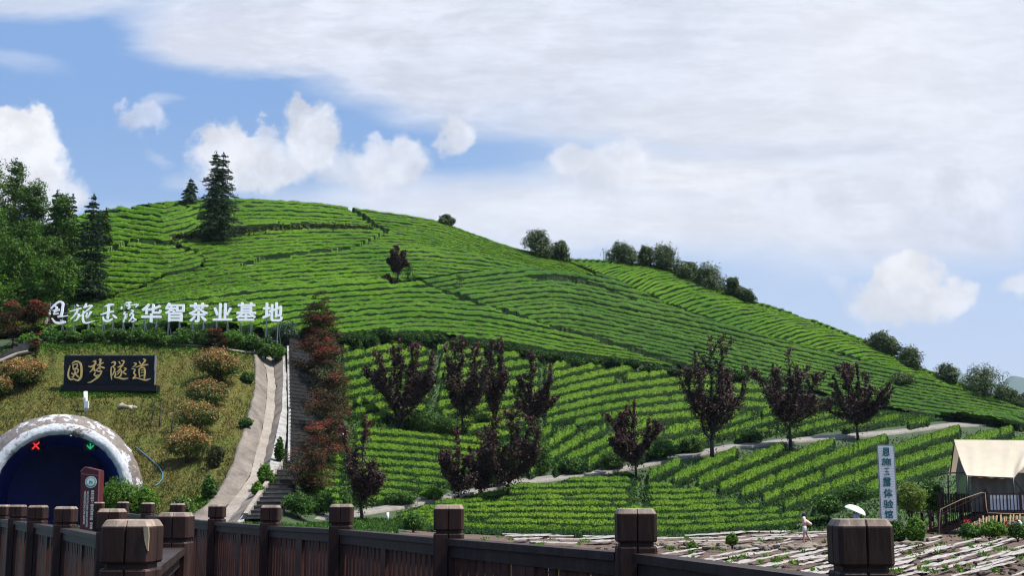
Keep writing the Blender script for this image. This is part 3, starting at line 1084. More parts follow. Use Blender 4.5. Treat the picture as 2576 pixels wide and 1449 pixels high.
family(M4, v_m4, -7, 8, .8, 1.5, lambda c, j, n: 'steep tea hedge rising off the path edge, %s row up, %s' % (ordinal(c), side(j, n)), 'tea hedges above the path',
       [], width=.92, dens=75, lsize=.14)
M5 = [(1802, 1058), (1870, 1056), (1960, 1034), (1992, 994), (2100, 1028), (2250, 1054), (2390, 1070), (2330, 1072)] + ph([2250, 2100, 1985, 1830, 1790])
def v_m5(u, k):
    x = u - 1800.0
    return 1160 - .30 * x + .00010 * x * x - 23.0 * k
family(M5, v_m5, -8, 10, .7, 1.6, lambda c, j, n: 'ragged tea hedge between path and right hill, %s row up, %s' % (ordinal(c), side(j, n)), 'tea hedges above the path',
       [lambda u, v, k: ~(abs(u - (1905 + 40 * (k % 3))) < 9)], width=.84, dens=80, lsize=.15)

# ------------------------------------------------------------------ grassy mound, tunnel, drain, stairs
def turf_mat():
    m, t, b = new_mat('dry_turf')
    k = noise(t, 3.5, 8, .72)
    k2 = noise(t, .35, 4, .6)
    col = ramp(t, k, [(.035, .033, .009), (.085, .078, .020), (.155, .128, .038), (.13, .082, .038)], [.3, .47, .62, .75])
    col = mixc(t, ramp(t, k2, [(0, 0, 0), (1, 1, 1)], [.42, .62]), col, mixc(t, .55, col, (.06, .10, .016)))
    t.links.new(col, b.inputs['Base Color'])
    b.inputs['Roughness'].default_value = .95
    b.inputs['Specular IOR Level'].default_value = .1
    bump(t, b, k, .9, .12)
    return m
M['turf'] = turf_mat()
M['dry_grass'] = leaf_mat('dry_grass_blades', [(.055, .062, .014), (.11, .102, .026), (.18, .148, .05), (.075, .105, .018), (.20, .14, .075)], None, .8, .1, .1, patch=.25)
M['weed'] = leaf_mat('green_weeds', [(.03, .075, .010), (.07, .15, .014), (.12, .22, .022)], None, .6, .15, .1)

vv = np.linspace(1321, 869, 60)
lo = by_v(chan_lo)
left_lim = -420.0
tgrid = []
for v in vv:
    ur = float(lo(v)) if v > 886 else 640.0
    uu = np.concatenate([np.arange(left_lim, ur - 8, 12.0), [ur]])
    uu = np.interp(np.linspace(0, 1, 92), np.linspace(0, 1, len(uu)), uu)
    vtop = top_v(uu)
    vq = np.interp(v, [869, 1321], [0, 1])
    tgrid.append(np.stack([uu, vtop + (toe_v(uu) - 1 - vtop) * vq], 1))
tgrid = np.array(tgrid)
TG = S(tgrid[..., 0], tgrid[..., 1], .04)
TG[..., 2] += jitter_field(TG.shape[:2], .05, 3)
a, b = TG.shape[:2]
idx = np.arange(a * b).reshape(a, b)
Q = np.stack([idx[:-1, :-1], idx[:-1, 1:], idx[1:, 1:], idx[1:, :-1]], -1).reshape(-1, 4)

def in_bore(p, grow=1.0):
    rel = p - TC
    la, fw = rel @ TRT, rel @ TAX
    return ((np.hypot(la, rel[:, 2]) < RO * .97 * grow) | ((abs(la) < RO * .97 * grow) & (rel[:, 2] < 0))) & (fw > -3) & (fw < 40)
fcq = TG.reshape(-1, 3)[Q].mean(1)
Q = Q[~in_bore(fcq)]
tag(link_mesh('grass_slope', TG.reshape(-1, 3), Q, M['turf'], smooth=True), kind='structure')

# short dry grass standing on it
n = 60000
gu = rng.uniform(-60, 645, n); gv = rng.uniform(868, 1320, n)
ok = (gu < lo(gv) - 4) & (gv > top_v(gu))
p = S(gu[ok], gv[ok], .08)
p = p[~in_bore(p, 1.03)]
gV, gF = blades(p, .26, .05, dirs=np.array([0, -.2, .9]), spread=.8)
tag(link_mesh('dry_grass', gV, gF, M['dry_grass']), 'short yellowing grass covering the mound over the tunnel', 'grass', kind='stuff')
# greener weeds: foot of the mound, its upper rim, under the board
n = 16000
gu = np.concatenate([rng.uniform(-60, 700, n // 2), rng.uniform(150, 400, n // 4), rng.normal(560, 60, n // 4)])
gv = np.concatenate([top_v(gu[:n // 2]) + rng.exponential(7, n // 2) - 4, rng.normal(992, 5, n // 4), rng.normal(1290, 22, n // 4)])
ok = (gv < 1321) & (gu < lo(gv) - 2)
p = S(gu[ok], gv[ok], .12)
p = p[~in_bore(p, 1.03)]
gV, gF = blades(p, .3, .12, dirs=np.array([0, -.2, .8]), spread=.9)
tag(link_mesh('weeds', gV, gF, M['weed']), 'low green weeds along the rim and foot of the grass mound', 'weeds', kind='stuff')

# ---- tunnel
def emis(name, col, s):
    m, t, b = new_mat(name)
    b.inputs['Base Color'].default_value = (.02, .02, .02, 1)
    b.inputs['Emission Color'].default_value = (*col, 1)
    b.inputs['Emission Strength'].default_value = s
    return m
def portal_mat(name, amount):
    m, t, b = new_mat(name)
    k = noise(t, 1.1, 9, .72, stretch=(1, 1, 1.3))
    k2 = noise(t, 5.0, 6, .7)
    base = ramp(t, k2, [(.10, .078, .065), (.22, .18, .155)], [.3, .7])
    f = ramp(t, k, [(0, 0, 0), (1, 1, 1)], [amount - .03, amount + .03])
    t.links.new(mixc(t, f, base, ramp(t, k2, [(.45, .465, .5), (.66, .67, .71)], [.35, .65])), b.inputs['Base Color'])
    b.inputs['Roughness'].default_value = .55
    bump(t, b, k2, .8, .06)
    return m
M['portal_in'] = portal_mat('whitewashed_portal_lip', .43)
M['portal_out'] = portal_mat('weathered_portal_rim', .56)
def lining_mat():
    m, t, b = new_mat('blue_tunnel_lining')
    k = noise(t, .7, 4, .6)
    t.links.new(ramp(t, k, [(.008, .018, .11), (.014, .035, .20)], [.3, .7]), b.inputs['Base Color'])
    b.inputs['Roughness'].default_value = .45
    return m
M['lining'] = lining_mat()

def tun(r, ang, fw):
    """point of the bore: radius, angle from the right horizontal, distance in"""
    return TC + TRT * (r * math.cos(ang)) + np.array([0, 0, r * math.sin(ang)]) + TAX * fw
tunnel = thing('tunnel_portal', 'arched concrete tunnel mouth with flaking white rim under the grass mound', 'tunnel', TC + np.array([0, 0, -RI]))
angs = np.linspace(math.radians(-32), math.radians(212), 72)
prof = [(RI, .55), (RI * 1.0, .0), (RI + .22 * (RO - RI), -.10), (RI + .5 * (RO - RI), .12), (RI + .78 * (RO - RI), .62), (RO, 1.5), (RO * 1.0, 3.0), (RO * .985, 14.0)]
G_ = np.array([[tun(r, an, fw) for r, fw in prof] for an in angs])
G_ += rng.normal(size=G_.shape) * .018
mb = MB()
mb.grid(G_[:, :4], 0); mb.grid(G_[:, 3:], 1)
mb.build('portal_rim', [M['portal_in'], M['portal_out']], tunnel)
angs2 = np.linspace(math.radians(-40), math.radians(220), 48)
G_ = np.array([[tun(RI * .995, an, fw) for fw in (.3, 3, 6, 10, 14, 18)] for an in angs2])
mb = MB().grid(G_)
mb.add([tun(RI * .995, an, 18) for an in angs2], [tuple(range(len(angs2)))])
mb.build('lining', M['lining'], tunnel)
st_ = [tun(RI * .975, math.radians(205), f_) for f_ in np.linspace(1.5, 17, 12)]
MB().tube(st_, .07, 6).build('blue_light_strip', emis('blue_led', (.02, .16, 1.0), 4.0), tunnel)
rd = MB()
ax_l = lambda s, f: TC + TRT * s + TAX * f
q = [ax_l(-4.4, -32), ax_l(4.4, -32), ax_l(4.4, 46), ax_l(-4.4, 46)]
q = [np.array([x[0], x[1], TC[2] - RI * .62]) for x in q]
rd.add(q, [(0, 1, 2, 3)])
tag(rd.build('road', M['road']), kind='structure')

M['red_led'] = emis('red_led', (1.0, .05, .06), .55)
M['green_led'] = emis('green_led', (.02, .75, .28), .38)
M['black_metal'] = plain('black_metal', (.02, .02, .024), .4)
M['steel'] = plain('galvanised_steel', (.30, .33, .34), .45, .4, .15)
M['white_paint'] = plain('white_paint', (.78, .79, .80), .4, 0, .06)

def signal(u, v, kind, lab):
    d = TD + 2.2
    c = P(u, v, d)
    w = 25 * d / F
    t = thing('lane_signal', lab, 'traffic signal', c)
    mb = MB().box(c, (w, .22, w))
    for s in (-1, 1):
        mb.box(c + np.array([s * w * .52, -.06, 0]), (.04, .34, w * 1.04))
    mb.box(c + np.array([0, -.06, w * .54]), (w * 1.1, .34, .04))
    mb.beam(c + np.array([0, .05, w * .5]), c + np.array([0, .05, w * .5 + .9]), .06, .06, up=(0, 1, 0))
    mb.build('housing', M['black_metal'], t)
    mb = MB()
    f = c + np.array([0, -.125, 0])
    if kind == 'x':
        for s in (-1, 1):
            mb.beam(f + np.array([-s * w * .34, -.01 * s, -w * .34]), f + np.array([s * w * .34, -.01 * s, w * .34]), .02, w * .15, up=(0, 0, 1))
        mb.build('red_cross', M['red_led'], t)
    else:
        mb.beam(f + np.array([0, 0, w * .36]), f + np.array([0, 0, -w * .3]), .02, w * .12, up=(1, 0, 0))
        for s in (-1, 1):
            mb.beam(f + np.array([s * w * .34, -.01, 0]), f + np.array([0, -.01, -w * .36]), .02, w * .12)
        mb.build('green_arrow', M['green_led'], t)
signal(92, 1122, 'x', 'lane signal showing a red cross inside the tunnel mouth')
signal(229, 1121, 'a', 'lane signal showing a green downward arrow inside the tunnel mouth')
# two bright lamps in the bore
for u, v in ((177, 1107), (191, 1109)):
    c = P(u, v, TD + 9)
    mb = MB().box(c, (.42, .12, .14))
    mb.box(c + np.array([0, .06, .25]), (.06, .06, .4))
    tag(mb.build('tunnel_lamp', emis('lamp_glow', (.9, .95, 1.0), 1.2), origin=c), 'small white lamp hanging in the dark tunnel, %s of a pair' % ('left' if u < 180 else 'right'), 'lamp', 'lamps in the tunnel')

# ---- concrete drain
M['drain'] = concrete('drain_render', (.09, .073, .06), (.24, .20, .165), .8, .85, .8)
M['drain_pale'] = concrete('drain_bed_concrete', (.19, .16, .13), (.31, .27, .225), .7, .85, .4)
M['drain_white'] = concrete('limewashed_stone', (.16, .15, .14), (.40, .39, .375), 1.6, .85, .8)
drain = thing('drainage_channel', 'steep concrete storm drain curving down beside the dark stairs', 'drain', S(600, 1250))
dv = np.linspace(1316, 893, 46)
fl = [by_v(x) for x in (chan_lo, chan_li, chan_ri, chan_ro, chan_rs)]
def cp(i, v, toward):
    u = fl[i](v)
    return P(u, v, depth(u, v) - toward)
O, I_, RI_, RO_, RS_ = cp(0, dv, .55), cp(1, dv, -.75), cp(2, dv, -.75), cp(3, dv, .75), cp(4, dv, .8)
I_[:, 2] -= .15; RI_[:, 2] -= .15
rgh = lambda A: A + rng.normal(size=A.shape) * .03
O2 = O + np.array([-.22, .1, .0])
mb = MB().grid([rgh(O2 + np.array([0, .3, -.6])), rgh(O2), rgh(O), rgh(O * .5 + I_ * .5), rgh(I_)])
mb.build('left_wall', M['drain'], drain)
mid = (I_ + RI_) / 2 + np.array([0, .05, -.06])
MB().grid([I_ + np.array([.0, .06, -.02]), mid, RI_ + np.array([0, .06, -.02])]).build('channel_bed', M['drain_pale'], drain)
MB().grid([rgh(RI_), rgh(RI_ * .5 + RO_ * .5), rgh(RO_)]).build('right_wall', M['drain'], drain)
MB().grid([RO_ + np.array([0.003, 0, 0]), rgh(RS_), RS_ + np.array([.05, .5, -.6])]).build('wall_top', M['drain_white'], drain)

# rim of thin concrete round the mound's crown
eu = np.linspace(380, 648, 24)
ep = S(eu, top_v(eu) + np.interp(eu, [380, 520, 648], [0, 3, 7]), .12)
tag(MB().tube(ep, .13, 6).build('concrete_edging', M['drain_pale'], origin=ep[0]), 'thin pale concrete edging along the top of the grass mound', 'edging')

# ---- stairs
M['slate'] = concrete('dark_wet_slate', (.012, .012, .014), (.045, .043, .042), 2.5, .5, .6)
M['tread'] = concrete('sunlit_slate_tread', (.018, .017, .017), (.075, .072, .068), 3.5, .6, .6)  # sun on the step tops painted in as a slate paler than the risers
def flight(lu, ru, v0, v1, nst, up=.18, roll=0.0):
    mb = MB()
    vs = np.linspace(v0, v1, nst + 1)
    L_ = S(lu(vs), vs, up); R_ = S(ru(vs), vs + roll, up)
    Gl, Gr = [], []
    for i in range(nst):
        zn = (L_[i + 1, 2] + R_[i + 1, 2]) / 2
        z0 = (L_[i, 2] + R_[i, 2]) / 2
        for src, dst in ((L_, Gl), (R_, Gr)):
            dst.append((src[i, 0], src[i, 1], z0))
            dst.append((src[i, 0], src[i, 1] + .02, zn - .05))
            dst.append((src[i, 0], src[i, 1] - .05, zn - .05))
            dst.append((src[i, 0], src[i, 1] - .05, zn + rng.normal() * .012))
            dst.append((src[i + 1, 0], src[i + 1, 1], zn))
    Gl, Gr = np.array(Gl), np.array(Gr)
    skL, skR = Gl - np.array([0, 0, 1.2]), Gr - np.array([0, 0, 1.2])
    md = (Gl + Gr) / 2
    mb.grid([skL, Gl, md, Gr, skR], smooth=False)
    n_ = len(Gl) - 1
    mb.M = [(1 if (q % n_) % 5 == 3 else 0) for q in range(4 * n_)]
    return mb
stairs = thing('stone_stairs', 'long dark slate stairway climbing between the drain and the red maples', 'stairs', S(740, 1186))
flight(lambda v: np.interp(v, [856, 1186], [728, 729]), lambda v: np.interp(v, [856, 1186], [788, 806]), 1184, 856, 36).build('upper_flight', [M['slate'], M['tread']], stairs)
flight(lambda v: np.interp(v, [1192, 1314], [699, 620]), lambda v: np.interp(v, [1192, 1314], [760, 702]), 1314, 1192, 11).build('lower_flight', [M['slate'], M['tread']], stairs)
q = [S(u, v, .2) for u, v in ((700, 1192), (760, 1192), (806, 1184), (728, 1184))]
MB().prism(q, (0, 0, -.5)).build('landing', M['slate'], stairs)
mb = MB()
for (u0, v0), (u1, v1) in (((724, 884), (727, 1040)), ((728.5, 1044), (726, 1178))):
    t_ = np.linspace(0, 1, 10)
    a_ = S(u0 + (u1 - u0) * t_, v0 + (v1 - v0) * t_, .42)
    for i in range(9):
        mb.beam(a_[i], a_[i + 1], .16, .12)
mb.build('white_curb', M['drain_white'], stairs)
t_ = np.linspace(0, 1, 12)
a_ = S(697 + (617 - 697) * t_, 1192 + (1314 - 1192) * t_, .30)
mb = MB()
for i in range(11):
    mb.beam(a_[i], a_[i + 1], .25, .3)
mb.build('side_wall', M['drain_pale'], stairs)

st2 = thing('stone_stairs', 'short dark stairway at the far left climbing to the letter sign', 'stairs', S(20, 905))
mb = MB()
su = np.linspace(-40, 92, 12)
for i in range(11):
    u0, u1 = su[i], su[i + 1]
    f_ = lambda u: (np.interp(u, [-40, 92], [934, 871]), np.interp(u, [-40, 92], [912, 850]))
    lo_a, hi_a = f_(u0); lo_b, hi_b = f_(u1)
    A, B_, C_, D_ = S(u0, lo_a, .2), S(u0, hi_a, .2), S(u1, hi_b, .2), S(u1, lo_b, .2)
    z = max(C_[2], D_[2])
    base = np.array([A, B_, C_, D_])
    topq = base.copy(); topq[:, 2] = (base[:, 2].min() + base[:, 2].max()) / 2 + .1
    mb.prism(topq, (0, 0, -.9))
mb.build('step_flight', M['slate'], st2)
cu = np.linspace(-40, 80, 14)
cp_ = S(cu, np.interp(cu, [-40, 0, 40, 80], [934, 918, 901, 893]), .3)
MB().tube(cp_, .16, 6).build('white_curb', M['drain_pale'], st2)

# ------------------------------------------------------------------ signs
M['granite'] = plain('black_granite', (.010, .011, .015), .4, 0, .35, 2.5, .12)
M['granite_edge'] = plain('sky_sheen_granite_edge', (.16, .17, .19), .5, 0, .2, 6)  # sky reflection on the board's side put into a paler blue-grey colour
M['gold'] = plain('gold_lettering', (.80, .56, .20), .45, .15, .10, 5)
BD = float(depth(275, 985)) - .4
board = thing('granite_sign', 'wide black granite board with four gold brush characters on the mound', 'sign board', P(275, 984, BD))
def plane_map(mb, d, conv):
    """brush mesh drawn in frame units -> upright plane at distance d"""
    V = np.concatenate(mb.V)
    u, v = conv(V[:, 0], V[:, 1])
    p = P(u, v, d)
    p[:, 1] -= V[:, 2]
    mb.V = [p]
    return mb
def slab(u0, v0, u1, v1, d, th, mi=0, mb=None):
    a = P((u0 + u1) / 2, v0, d); b = P((u0 + u1) / 2, v1, d)
    w = (u1 - u0) * d / F
    return (mb or MB()).box(((a + b) / 2) + np.array([0, th / 2, 0]), (w, th, abs(a[2] - b[2])), mi=mi)
mb = MB()
tiles = np.linspace(161, 388, 5)
for i in range(4):
    for r_, (va, vb) in enumerate(((895, 931.6), (932, 967.5))):
        slab(tiles[i] + .15, va, tiles[i + 1] - .15, vb, BD, .1 + .004 * ((i + r_) % 2), mb=mb)
mb.build('facing', M['granite'], board)
mb = slab(160.5, 894, 388.5, 968, BD + .13, .55)
mb.build('core', M['granite_edge'], board)
mb = slab(153, 968.3, 392, 984, BD - .35, 1.2)
mb.build('plinth', M['granite'], board)
GOLD = {
 'yuan': [[(215, 340, 18), (185, 460, 40), (165, 560, 45), (175, 650, 50), (230, 710, 50), (300, 700, 35)],
   [(260, 295, 20), (340, 240, 45), (420, 240, 50), (490, 300, 55), (510, 420, 55), (510, 560, 55), (490, 660, 60), (430, 730, 55), (360, 720, 45), (300, 690, 30)],
   [(280, 330, 20), (390, 305, 35), (410, 350, 35), (380, 400, 30), (300, 430, 25), (290, 340, 30)],
   [(300, 450, 30), (400, 430, 35), (430, 480, 40), (390, 540, 35), (280, 570, 30), (260, 530, 20)],
   [(350, 470, 35), (330, 560, 40), (290, 650, 35), (250, 640, 20)], [(340, 560, 30), (430, 640, 40), (435, 660, 15)]],
 'meng': [[(700, 365, 25), (780, 370, 45), (900, 290, 30)], [(820, 240, 30), (880, 225, 40), (860, 330, 40), (800, 450, 40), (735, 520, 20)],
   [(850, 390, 30), (850, 480, 35)], [(980, 190, 30), (1020, 180, 40), (1000, 300, 45), (1000, 440, 35)], [(930, 340, 25), (1020, 300, 40), (1090, 265, 25)],
   [(1000, 350, 25), (940, 430, 30), (870, 490, 30)], [(1020, 370, 30), (1090, 400, 50), (1125, 405, 20)],
   [(880, 470, 25), (980, 500, 40), (1040, 480, 35), (1030, 540, 40), (960, 640, 45), (850, 720, 45), (760, 780, 35), (680, 795, 15)],
   [(880, 520, 30), (850, 590, 35), (900, 610, 30), (960, 590, 25)], [(860, 610, 25), (930, 650, 40), (950, 680, 25)]],
 'sui': [[(1300, 275, 20), (1370, 250, 50), (1400, 280, 45), (1370, 350, 40), (1310, 380, 25)], [(1300, 380, 30), (1290, 520, 35), (1300, 640, 35), (1310, 720, 15)],
   [(1340, 380, 20), (1390, 430, 40), (1370, 500, 30), (1330, 600, 30)], [(1500, 240, 30), (1530, 300, 30)], [(1570, 215, 30), (1630, 230, 40), (1600, 310, 35), (1480, 390, 35)],
   [(1470, 390, 25), (1600, 350, 40)], [(1560, 380, 30), (1500, 470, 35), (1440, 520, 20)], [(1540, 440, 25), (1570, 520, 40), (1540, 620, 40), (1480, 650, 25)],
   [(1530, 500, 25), (1460, 580, 25)], [(1640, 410, 30), (1690, 430, 30), (1600, 520, 30)], [(1610, 530, 25), (1680, 570, 45)],
   [(1400, 510, 25), (1410, 590, 40), (1390, 650, 30), (1500, 670, 40), (1620, 695, 50), (1740, 680, 20)]],
 'dao': [[(1890, 270, 20), (1950, 300, 45), (1900, 360, 25), (1855, 395, 10)], [(1830, 420, 20), (1920, 450, 40), (1890, 540, 40), (1940, 600, 40), (1880, 660, 35)],
   [(1870, 680, 50), (1960, 670, 35), (2080, 700, 40), (2210, 725, 50), (2330, 690, 15)], [(2030, 230, 20), (2060, 300, 30)], [(2140, 170, 30), (2190, 210, 50), (2130, 290, 40), (2060, 350, 30)],
   [(1940, 390, 20), (2060, 350, 40), (2240, 320, 40), (2255, 330, 20)], [(2100, 370, 35), (2060, 420, 30)], [(2030, 430, 35), (2030, 540, 35), (2050, 650, 35)],
   [(2050, 410, 30), (2150, 400, 45), (2180, 480, 45), (2170, 640, 40), (2160, 690, 20)], [(2080, 470, 22), (2140, 460, 22)], [(2080, 530, 22), (2150, 520, 22)], [(2080, 610, 25), (2150, 600, 25)]]}
for st in GOLD.values():
    mb = brush([[(x, y, w * .92) for x, y, w in s_] for s_ in st], .05)
    plane_map(mb, BD - .004, lambda x, y: ((190 + x / 8.587) * .8214, (1080 + y / 8.587) * .8214))
    mb.build('gold_character', M['gold'], board)

# ---- white letters on steel legs above the mound
LD = 108.0
M['letter'] = plain('white_letter_face', (.90, .91, .93), .3, 0, .03)
BR = {
 '恩': [[(150, 430, 35), (150, 350, 35), (210, 260, 35), (330, 160, 40), (410, 190, 45), (410, 300, 45), (390, 450, 45), (320, 490, 30), (530, 460, 20)],
   [(240, 250, 25), (290, 290, 40), (240, 400, 30)], [(210, 350, 20), (340, 330, 40), (270, 370, 25)], [(230, 430, 25), (330, 415, 25)],
   [(110, 510, 25), (90, 580, 45), (80, 640, 35)], [(200, 520, 25), (260, 590, 40), (350, 620, 50), (490, 600, 30), (380, 560, 15)]],
 '施': [[(710, 220, 20), (740, 250, 35)], [(570, 365, 15), (680, 340, 25), (800, 300, 30)], [(740, 340, 35), (680, 450, 30), (600, 540, 15)], [(730, 420, 20), (770, 450, 40), (730, 550, 30), (670, 575, 15)],
   [(910, 200, 30), (880, 270, 35), (850, 290, 15)], [(870, 290, 15), (1000, 240, 35), (1020, 270, 30), (900, 380, 30), (800, 480, 20)], [(1000, 370, 15), (1010, 390, 35), (970, 480, 25), (930, 510, 12)],
   [(860, 360, 25), (860, 560, 40), (920, 620, 35), (1020, 600, 25), (1100, 575, 12)], [(940, 400, 25), (920, 480, 25)]],
 '玉': [[(1310, 260, 20), (1400, 230, 50), (1490, 220, 35)], [(1390, 250, 50), (1390, 400, 50), (1380, 520, 45)], [(1230, 440, 20), (1360, 400, 40), (1490, 370, 30)],
   [(1280, 490, 20), (1310, 560, 40), (1400, 580, 45), (1470, 540, 35), (1480, 520, 10)], [(1490, 450, 30), (1560, 510, 40)]],
 '露': [[(1750, 180, 25), (1850, 165, 25), (1800, 200, 25)], [(1730, 220, 15), (1900, 230, 20), (2000, 220, 30), (1960, 280, 20)], [(1660, 270, 30), (1660, 320, 20)], [(1820, 200, 22), (1820, 320, 22)],
   [(1760, 250, 15), (1850, 270, 25), (1790, 310, 15)], [(1740, 380, 20), (1720, 430, 25), (1790, 430, 20)], [(1760, 440, 20), (1720, 600, 25)], [(1790, 470, 15), (1760, 530, 20)],
   [(1870, 340, 25), (1910, 360, 25), (1840, 460, 25)], [(1850, 420, 20), (1920, 440, 25), (1860, 560, 30), (1830, 590, 15)], [(1900, 470, 25), (1930, 520, 25), (1980, 550, 20), (1890, 600, 20)]]}
SQ = {'华': (1238, 135, 1415, 305), '智': (1445, 125, 1615, 300), '茶': (1655, 125, 1825, 305), '业': (1865, 130, 2035, 290), '基': (2070, 122, 2245, 292), '地': (2300, 122, 2478, 297)}
desc = {'恩': 'leftmost, brush style, on a black backing frame', '施': 'second from left, thin brush style', '玉': 'third from left, brush style', '露': 'fourth from left, thinnest brush style',
        '华': 'fifth from left, block style', '智': 'sixth from left, block style', '茶': 'seventh from left, block style', '业': 'eighth from left, block style', '基': 'second from the right, block style', '地': 'rightmost, block style, beside the maple'}
def char_thing(ch, box, mbl):
    u0, v0, u1, v1 = box
    um = (u0 + u1) / 2
    vb = float(base_v(um)) + 4
    zl = P(um, v1, LD)[2]
    q_ = mbl.V
    for i_ in range(len(q_)):
        q_[i_] = q_[i_] + np.stack([np.zeros(len(q_[i_])), (q_[i_][:, 2] - zl) * .17, np.zeros(len(q_[i_]))], 1)
    t = thing('sign_character', 'white raised character %s, %s' % (ch, desc[ch]), 'sign letter', P(um, vb, LD + .4), 'white characters of the hillside sign')
    mbl.build('letter', M['letter'], t)
    mb = MB()
    for f in (.22, .78):
        x = u0 + (u1 - u0) * f
        a = P(x, v0 + 6, LD + .55); b = S(x, base_v(x) + 8)
        b = np.array([a[0], a[1], min(b[2], P(x, vb + 12, LD)[2]) - .4])
        mb.beam(b, a, .07, .07, up=(0, 1, 0))
        mb.beam(np.array([a[0] + .1, a[1] + 1.3, b[2] + .3]), np.array([a[0], a[1], P(x, v1 - 4, LD)[2]]), .05, .05, up=(0, 1, 0))
    for v in (v0 + 8, (v0 + v1) / 2, v1 - 3):
        sh_ = np.array([0, (P(um, v, LD)[2] - P(um, v1, LD)[2]) * .17, 0])
        mb.beam(P(u0 + 3, v, LD + .2) + sh_, P(u1 - 3, v, LD + .2) + sh_, .04, .04)
    mb.build('steel_frame', M['steel'], t)
    if ch == '恩':
        slab(u0 + 8, v0 + 5, u1 - 2, v1 - 3, LD + .62, .05).build('black_backing', M['black_metal'], t)
for ch, st in BR.items():
    mb = brush([[(x, y, w * 1.08) for x, y, w in s_] for s_ in st], .14)
    al = np.array([p_[:2] for s_ in st for p_ in s_], float)
    cv = lambda x, y: ((130 + x / 6.9) * .8214, (900 + y / 6.9) * .8214)
    u0, v0 = cv(*al.min(0)); u1, v1 = cv(*al.max(0))
    plane_map(mb, LD, cv)
    char_thing(ch, (u0 - 2, v0 - 2, u1 + 2, v1 + 2), mb)
for ch, (x0, y0, x1, y1) in SQ.items():
    u0, u1 = x0 * .287, x1 * .287
    v0, v1 = (882 + y0 / 2.862) * .8214, (882 + y1 / 2.862) * .8214
    V, Fs = fit_text(ch, u1 - u0, v1 - v0, .028, .0)
    V3 = np.stack([(u0 + u1) / 2 + V[:, 0], (v0 + v1) / 2 - V[:, 1], V[:, 2]], 1)
    n = len(V3)
    # give the flat glyph a body
    ed = {}
    for f in Fs:
        for i in range(len(f)):
            e = (f[i], f[(i + 1) % len(f)])
            if (e[1], e[0]) in ed: del ed[(e[1], e[0])]
            else: ed[e] = 1
    VV = np.concatenate([V3 + [0, 0, .14], V3])
    FF = [tuple(f) for f in Fs] + [(a_, b_, b_ + n, a_ + n) for a_, b_ in ed]
    mb = MB().add(VV, FF)
    plane_map(mb, LD, lambda x, y: (x, y))
    char_thing(ch, (u0, v0, u1, v1), mb)

# ---- camera pole over the portal
cpb = S(215.5, 1033)
cpole = thing('camera_pole', 'short white camera pole between the tunnel arch and the black board', 'camera pole', cpb)
d_ = cpb[1] - .3
MB().tube([P(215.5, 1040, d_), P(215, 985, d_)], .14, 10).build('pole', M['white_paint'], cpole)
mb = MB().box(P(218, 1018, d_ - .22), (.28, .2, .5)); mb.box(P(213, 1003, d_ - .2), (.2, .2, .12))
mb.build('control_box', M['white_paint'], cpole)
# rocks on the slope
M['rock'] = concrete('pale_rock', (.22, .18, .13), (.46, .40, .32), 2.0)
def rock(c, r, lab, name='rock', mat=None, group=None, sq=.7):
    bm = bmesh.new()
    bmesh.ops.create_icosphere(bm, subdivisions=2, radius=1.0)
    V = np.array([v.co for v in bm.verts])
    Fs = [tuple(x.index for x in f.verts) for f in bm.faces]
    bm.free()
    k = unit(rng.normal(size=(7, 3)))
    for kk in k:
        dd = V @ kk
        V -= np.maximum(dd - rng.uniform(.45, .8), 0)[:, None] * kk
    V = V * np.array(r) * np.array([1, 1, sq]) + rng.normal(size=V.shape) * .02 * np.mean(r) + c
    return tag(link_mesh(name, V, Fs, mat or M['rock'], origin=c, smooth=False), lab, 'rock', group)
rock(S(306, 1028, .1), (.42, .4, .5), 'rounded tan rock below the black board, left of three')
rock(S(325, 1029, .08), (.5, .4, .42), 'flat tan rock below the black board, middle of three')
rock(S(339, 1028, .05), (.25, .25, .3), 'small grey rock below the black board, right of three')
rock(S(525, 1000, .05), (.3, .3, .3), 'small pale rock between the photinia bushes and the board')
# hose
M['hose'] = plain('blue_hose_plastic', (.05, .15, .22), .4)
hp = [(340, 1130), (358, 1145), (382, 1165), (400, 1182), (409, 1198), (408, 1212), (398, 1224), (390, 1230)]
hz = S(*np.array(hp, float).T, .15)
tag(MB().tube(hz, .042, 6).build('hose', M['hose'], origin=hz[0]), 'blue green hose trailing from the tunnel rim over the grass', 'hose')

# ---- red pillar sign in front of the tunnel
PD = 44.0
M['maroon'] = plain('maroon_panel', (.10, .012, .020), .4, 0, .12, 4)
M['cream'] = plain('pillar_lettering', (.80, .76, .74), .5, 0, .05)
M['logo_green'] = plain('emblem_green', (.10, .33, .22), .5, 0, .1)
pil = thing('pillar_sign', 'tall maroon pillar sign with round emblem before the tunnel', 'pillar sign', P(225, 1345, PD))
zz = P(225, 1345, PD)[2] - .6
def pp(u, v, dy=0.0):
    q = P(u, v, PD); q[1] += dy
    return q
front = [pp(201, 1345), pp(244.5, 1345), pp(250, 1193), pp(250, 1184), pp(214, 1175), pp(203, 1187)]
MB().prism(front, (0, .5, 0)).build('panel', M['maroon'], pil)
mb = MB()
for a_, b_ in (((205, 1193), (249, 1197)), ((203, 1187), (214, 1175.5)), ((214, 1175.5), (250, 1184.5)), ((249.5, 1185), (246, 1300))):
    mb.beam(pp(*a_, -.012), pp(*b_, -.012), .02, .025, up=(0, 0.01, 1) if abs(a_[1] - b_[1]) < 40 else (1, 0, 0))
mb.build('trim', plain('faded_trim', (.30, .10, .11), .5), pil)
ec = pp(229, 1213.5, -.02)
er = 14.5 * PD / F
def disc(c, r, n=32, dy=0.0):
    an = np.linspace(0, 2 * math.pi, n, endpoint=False)
    return [(c[0] + r * math.cos(x), c[1] + dy, c[2] + r * math.sin(x)) for x in an]
mb = MB()
mb.prism(disc(ec, er), (0, .018, 0), mi=0)
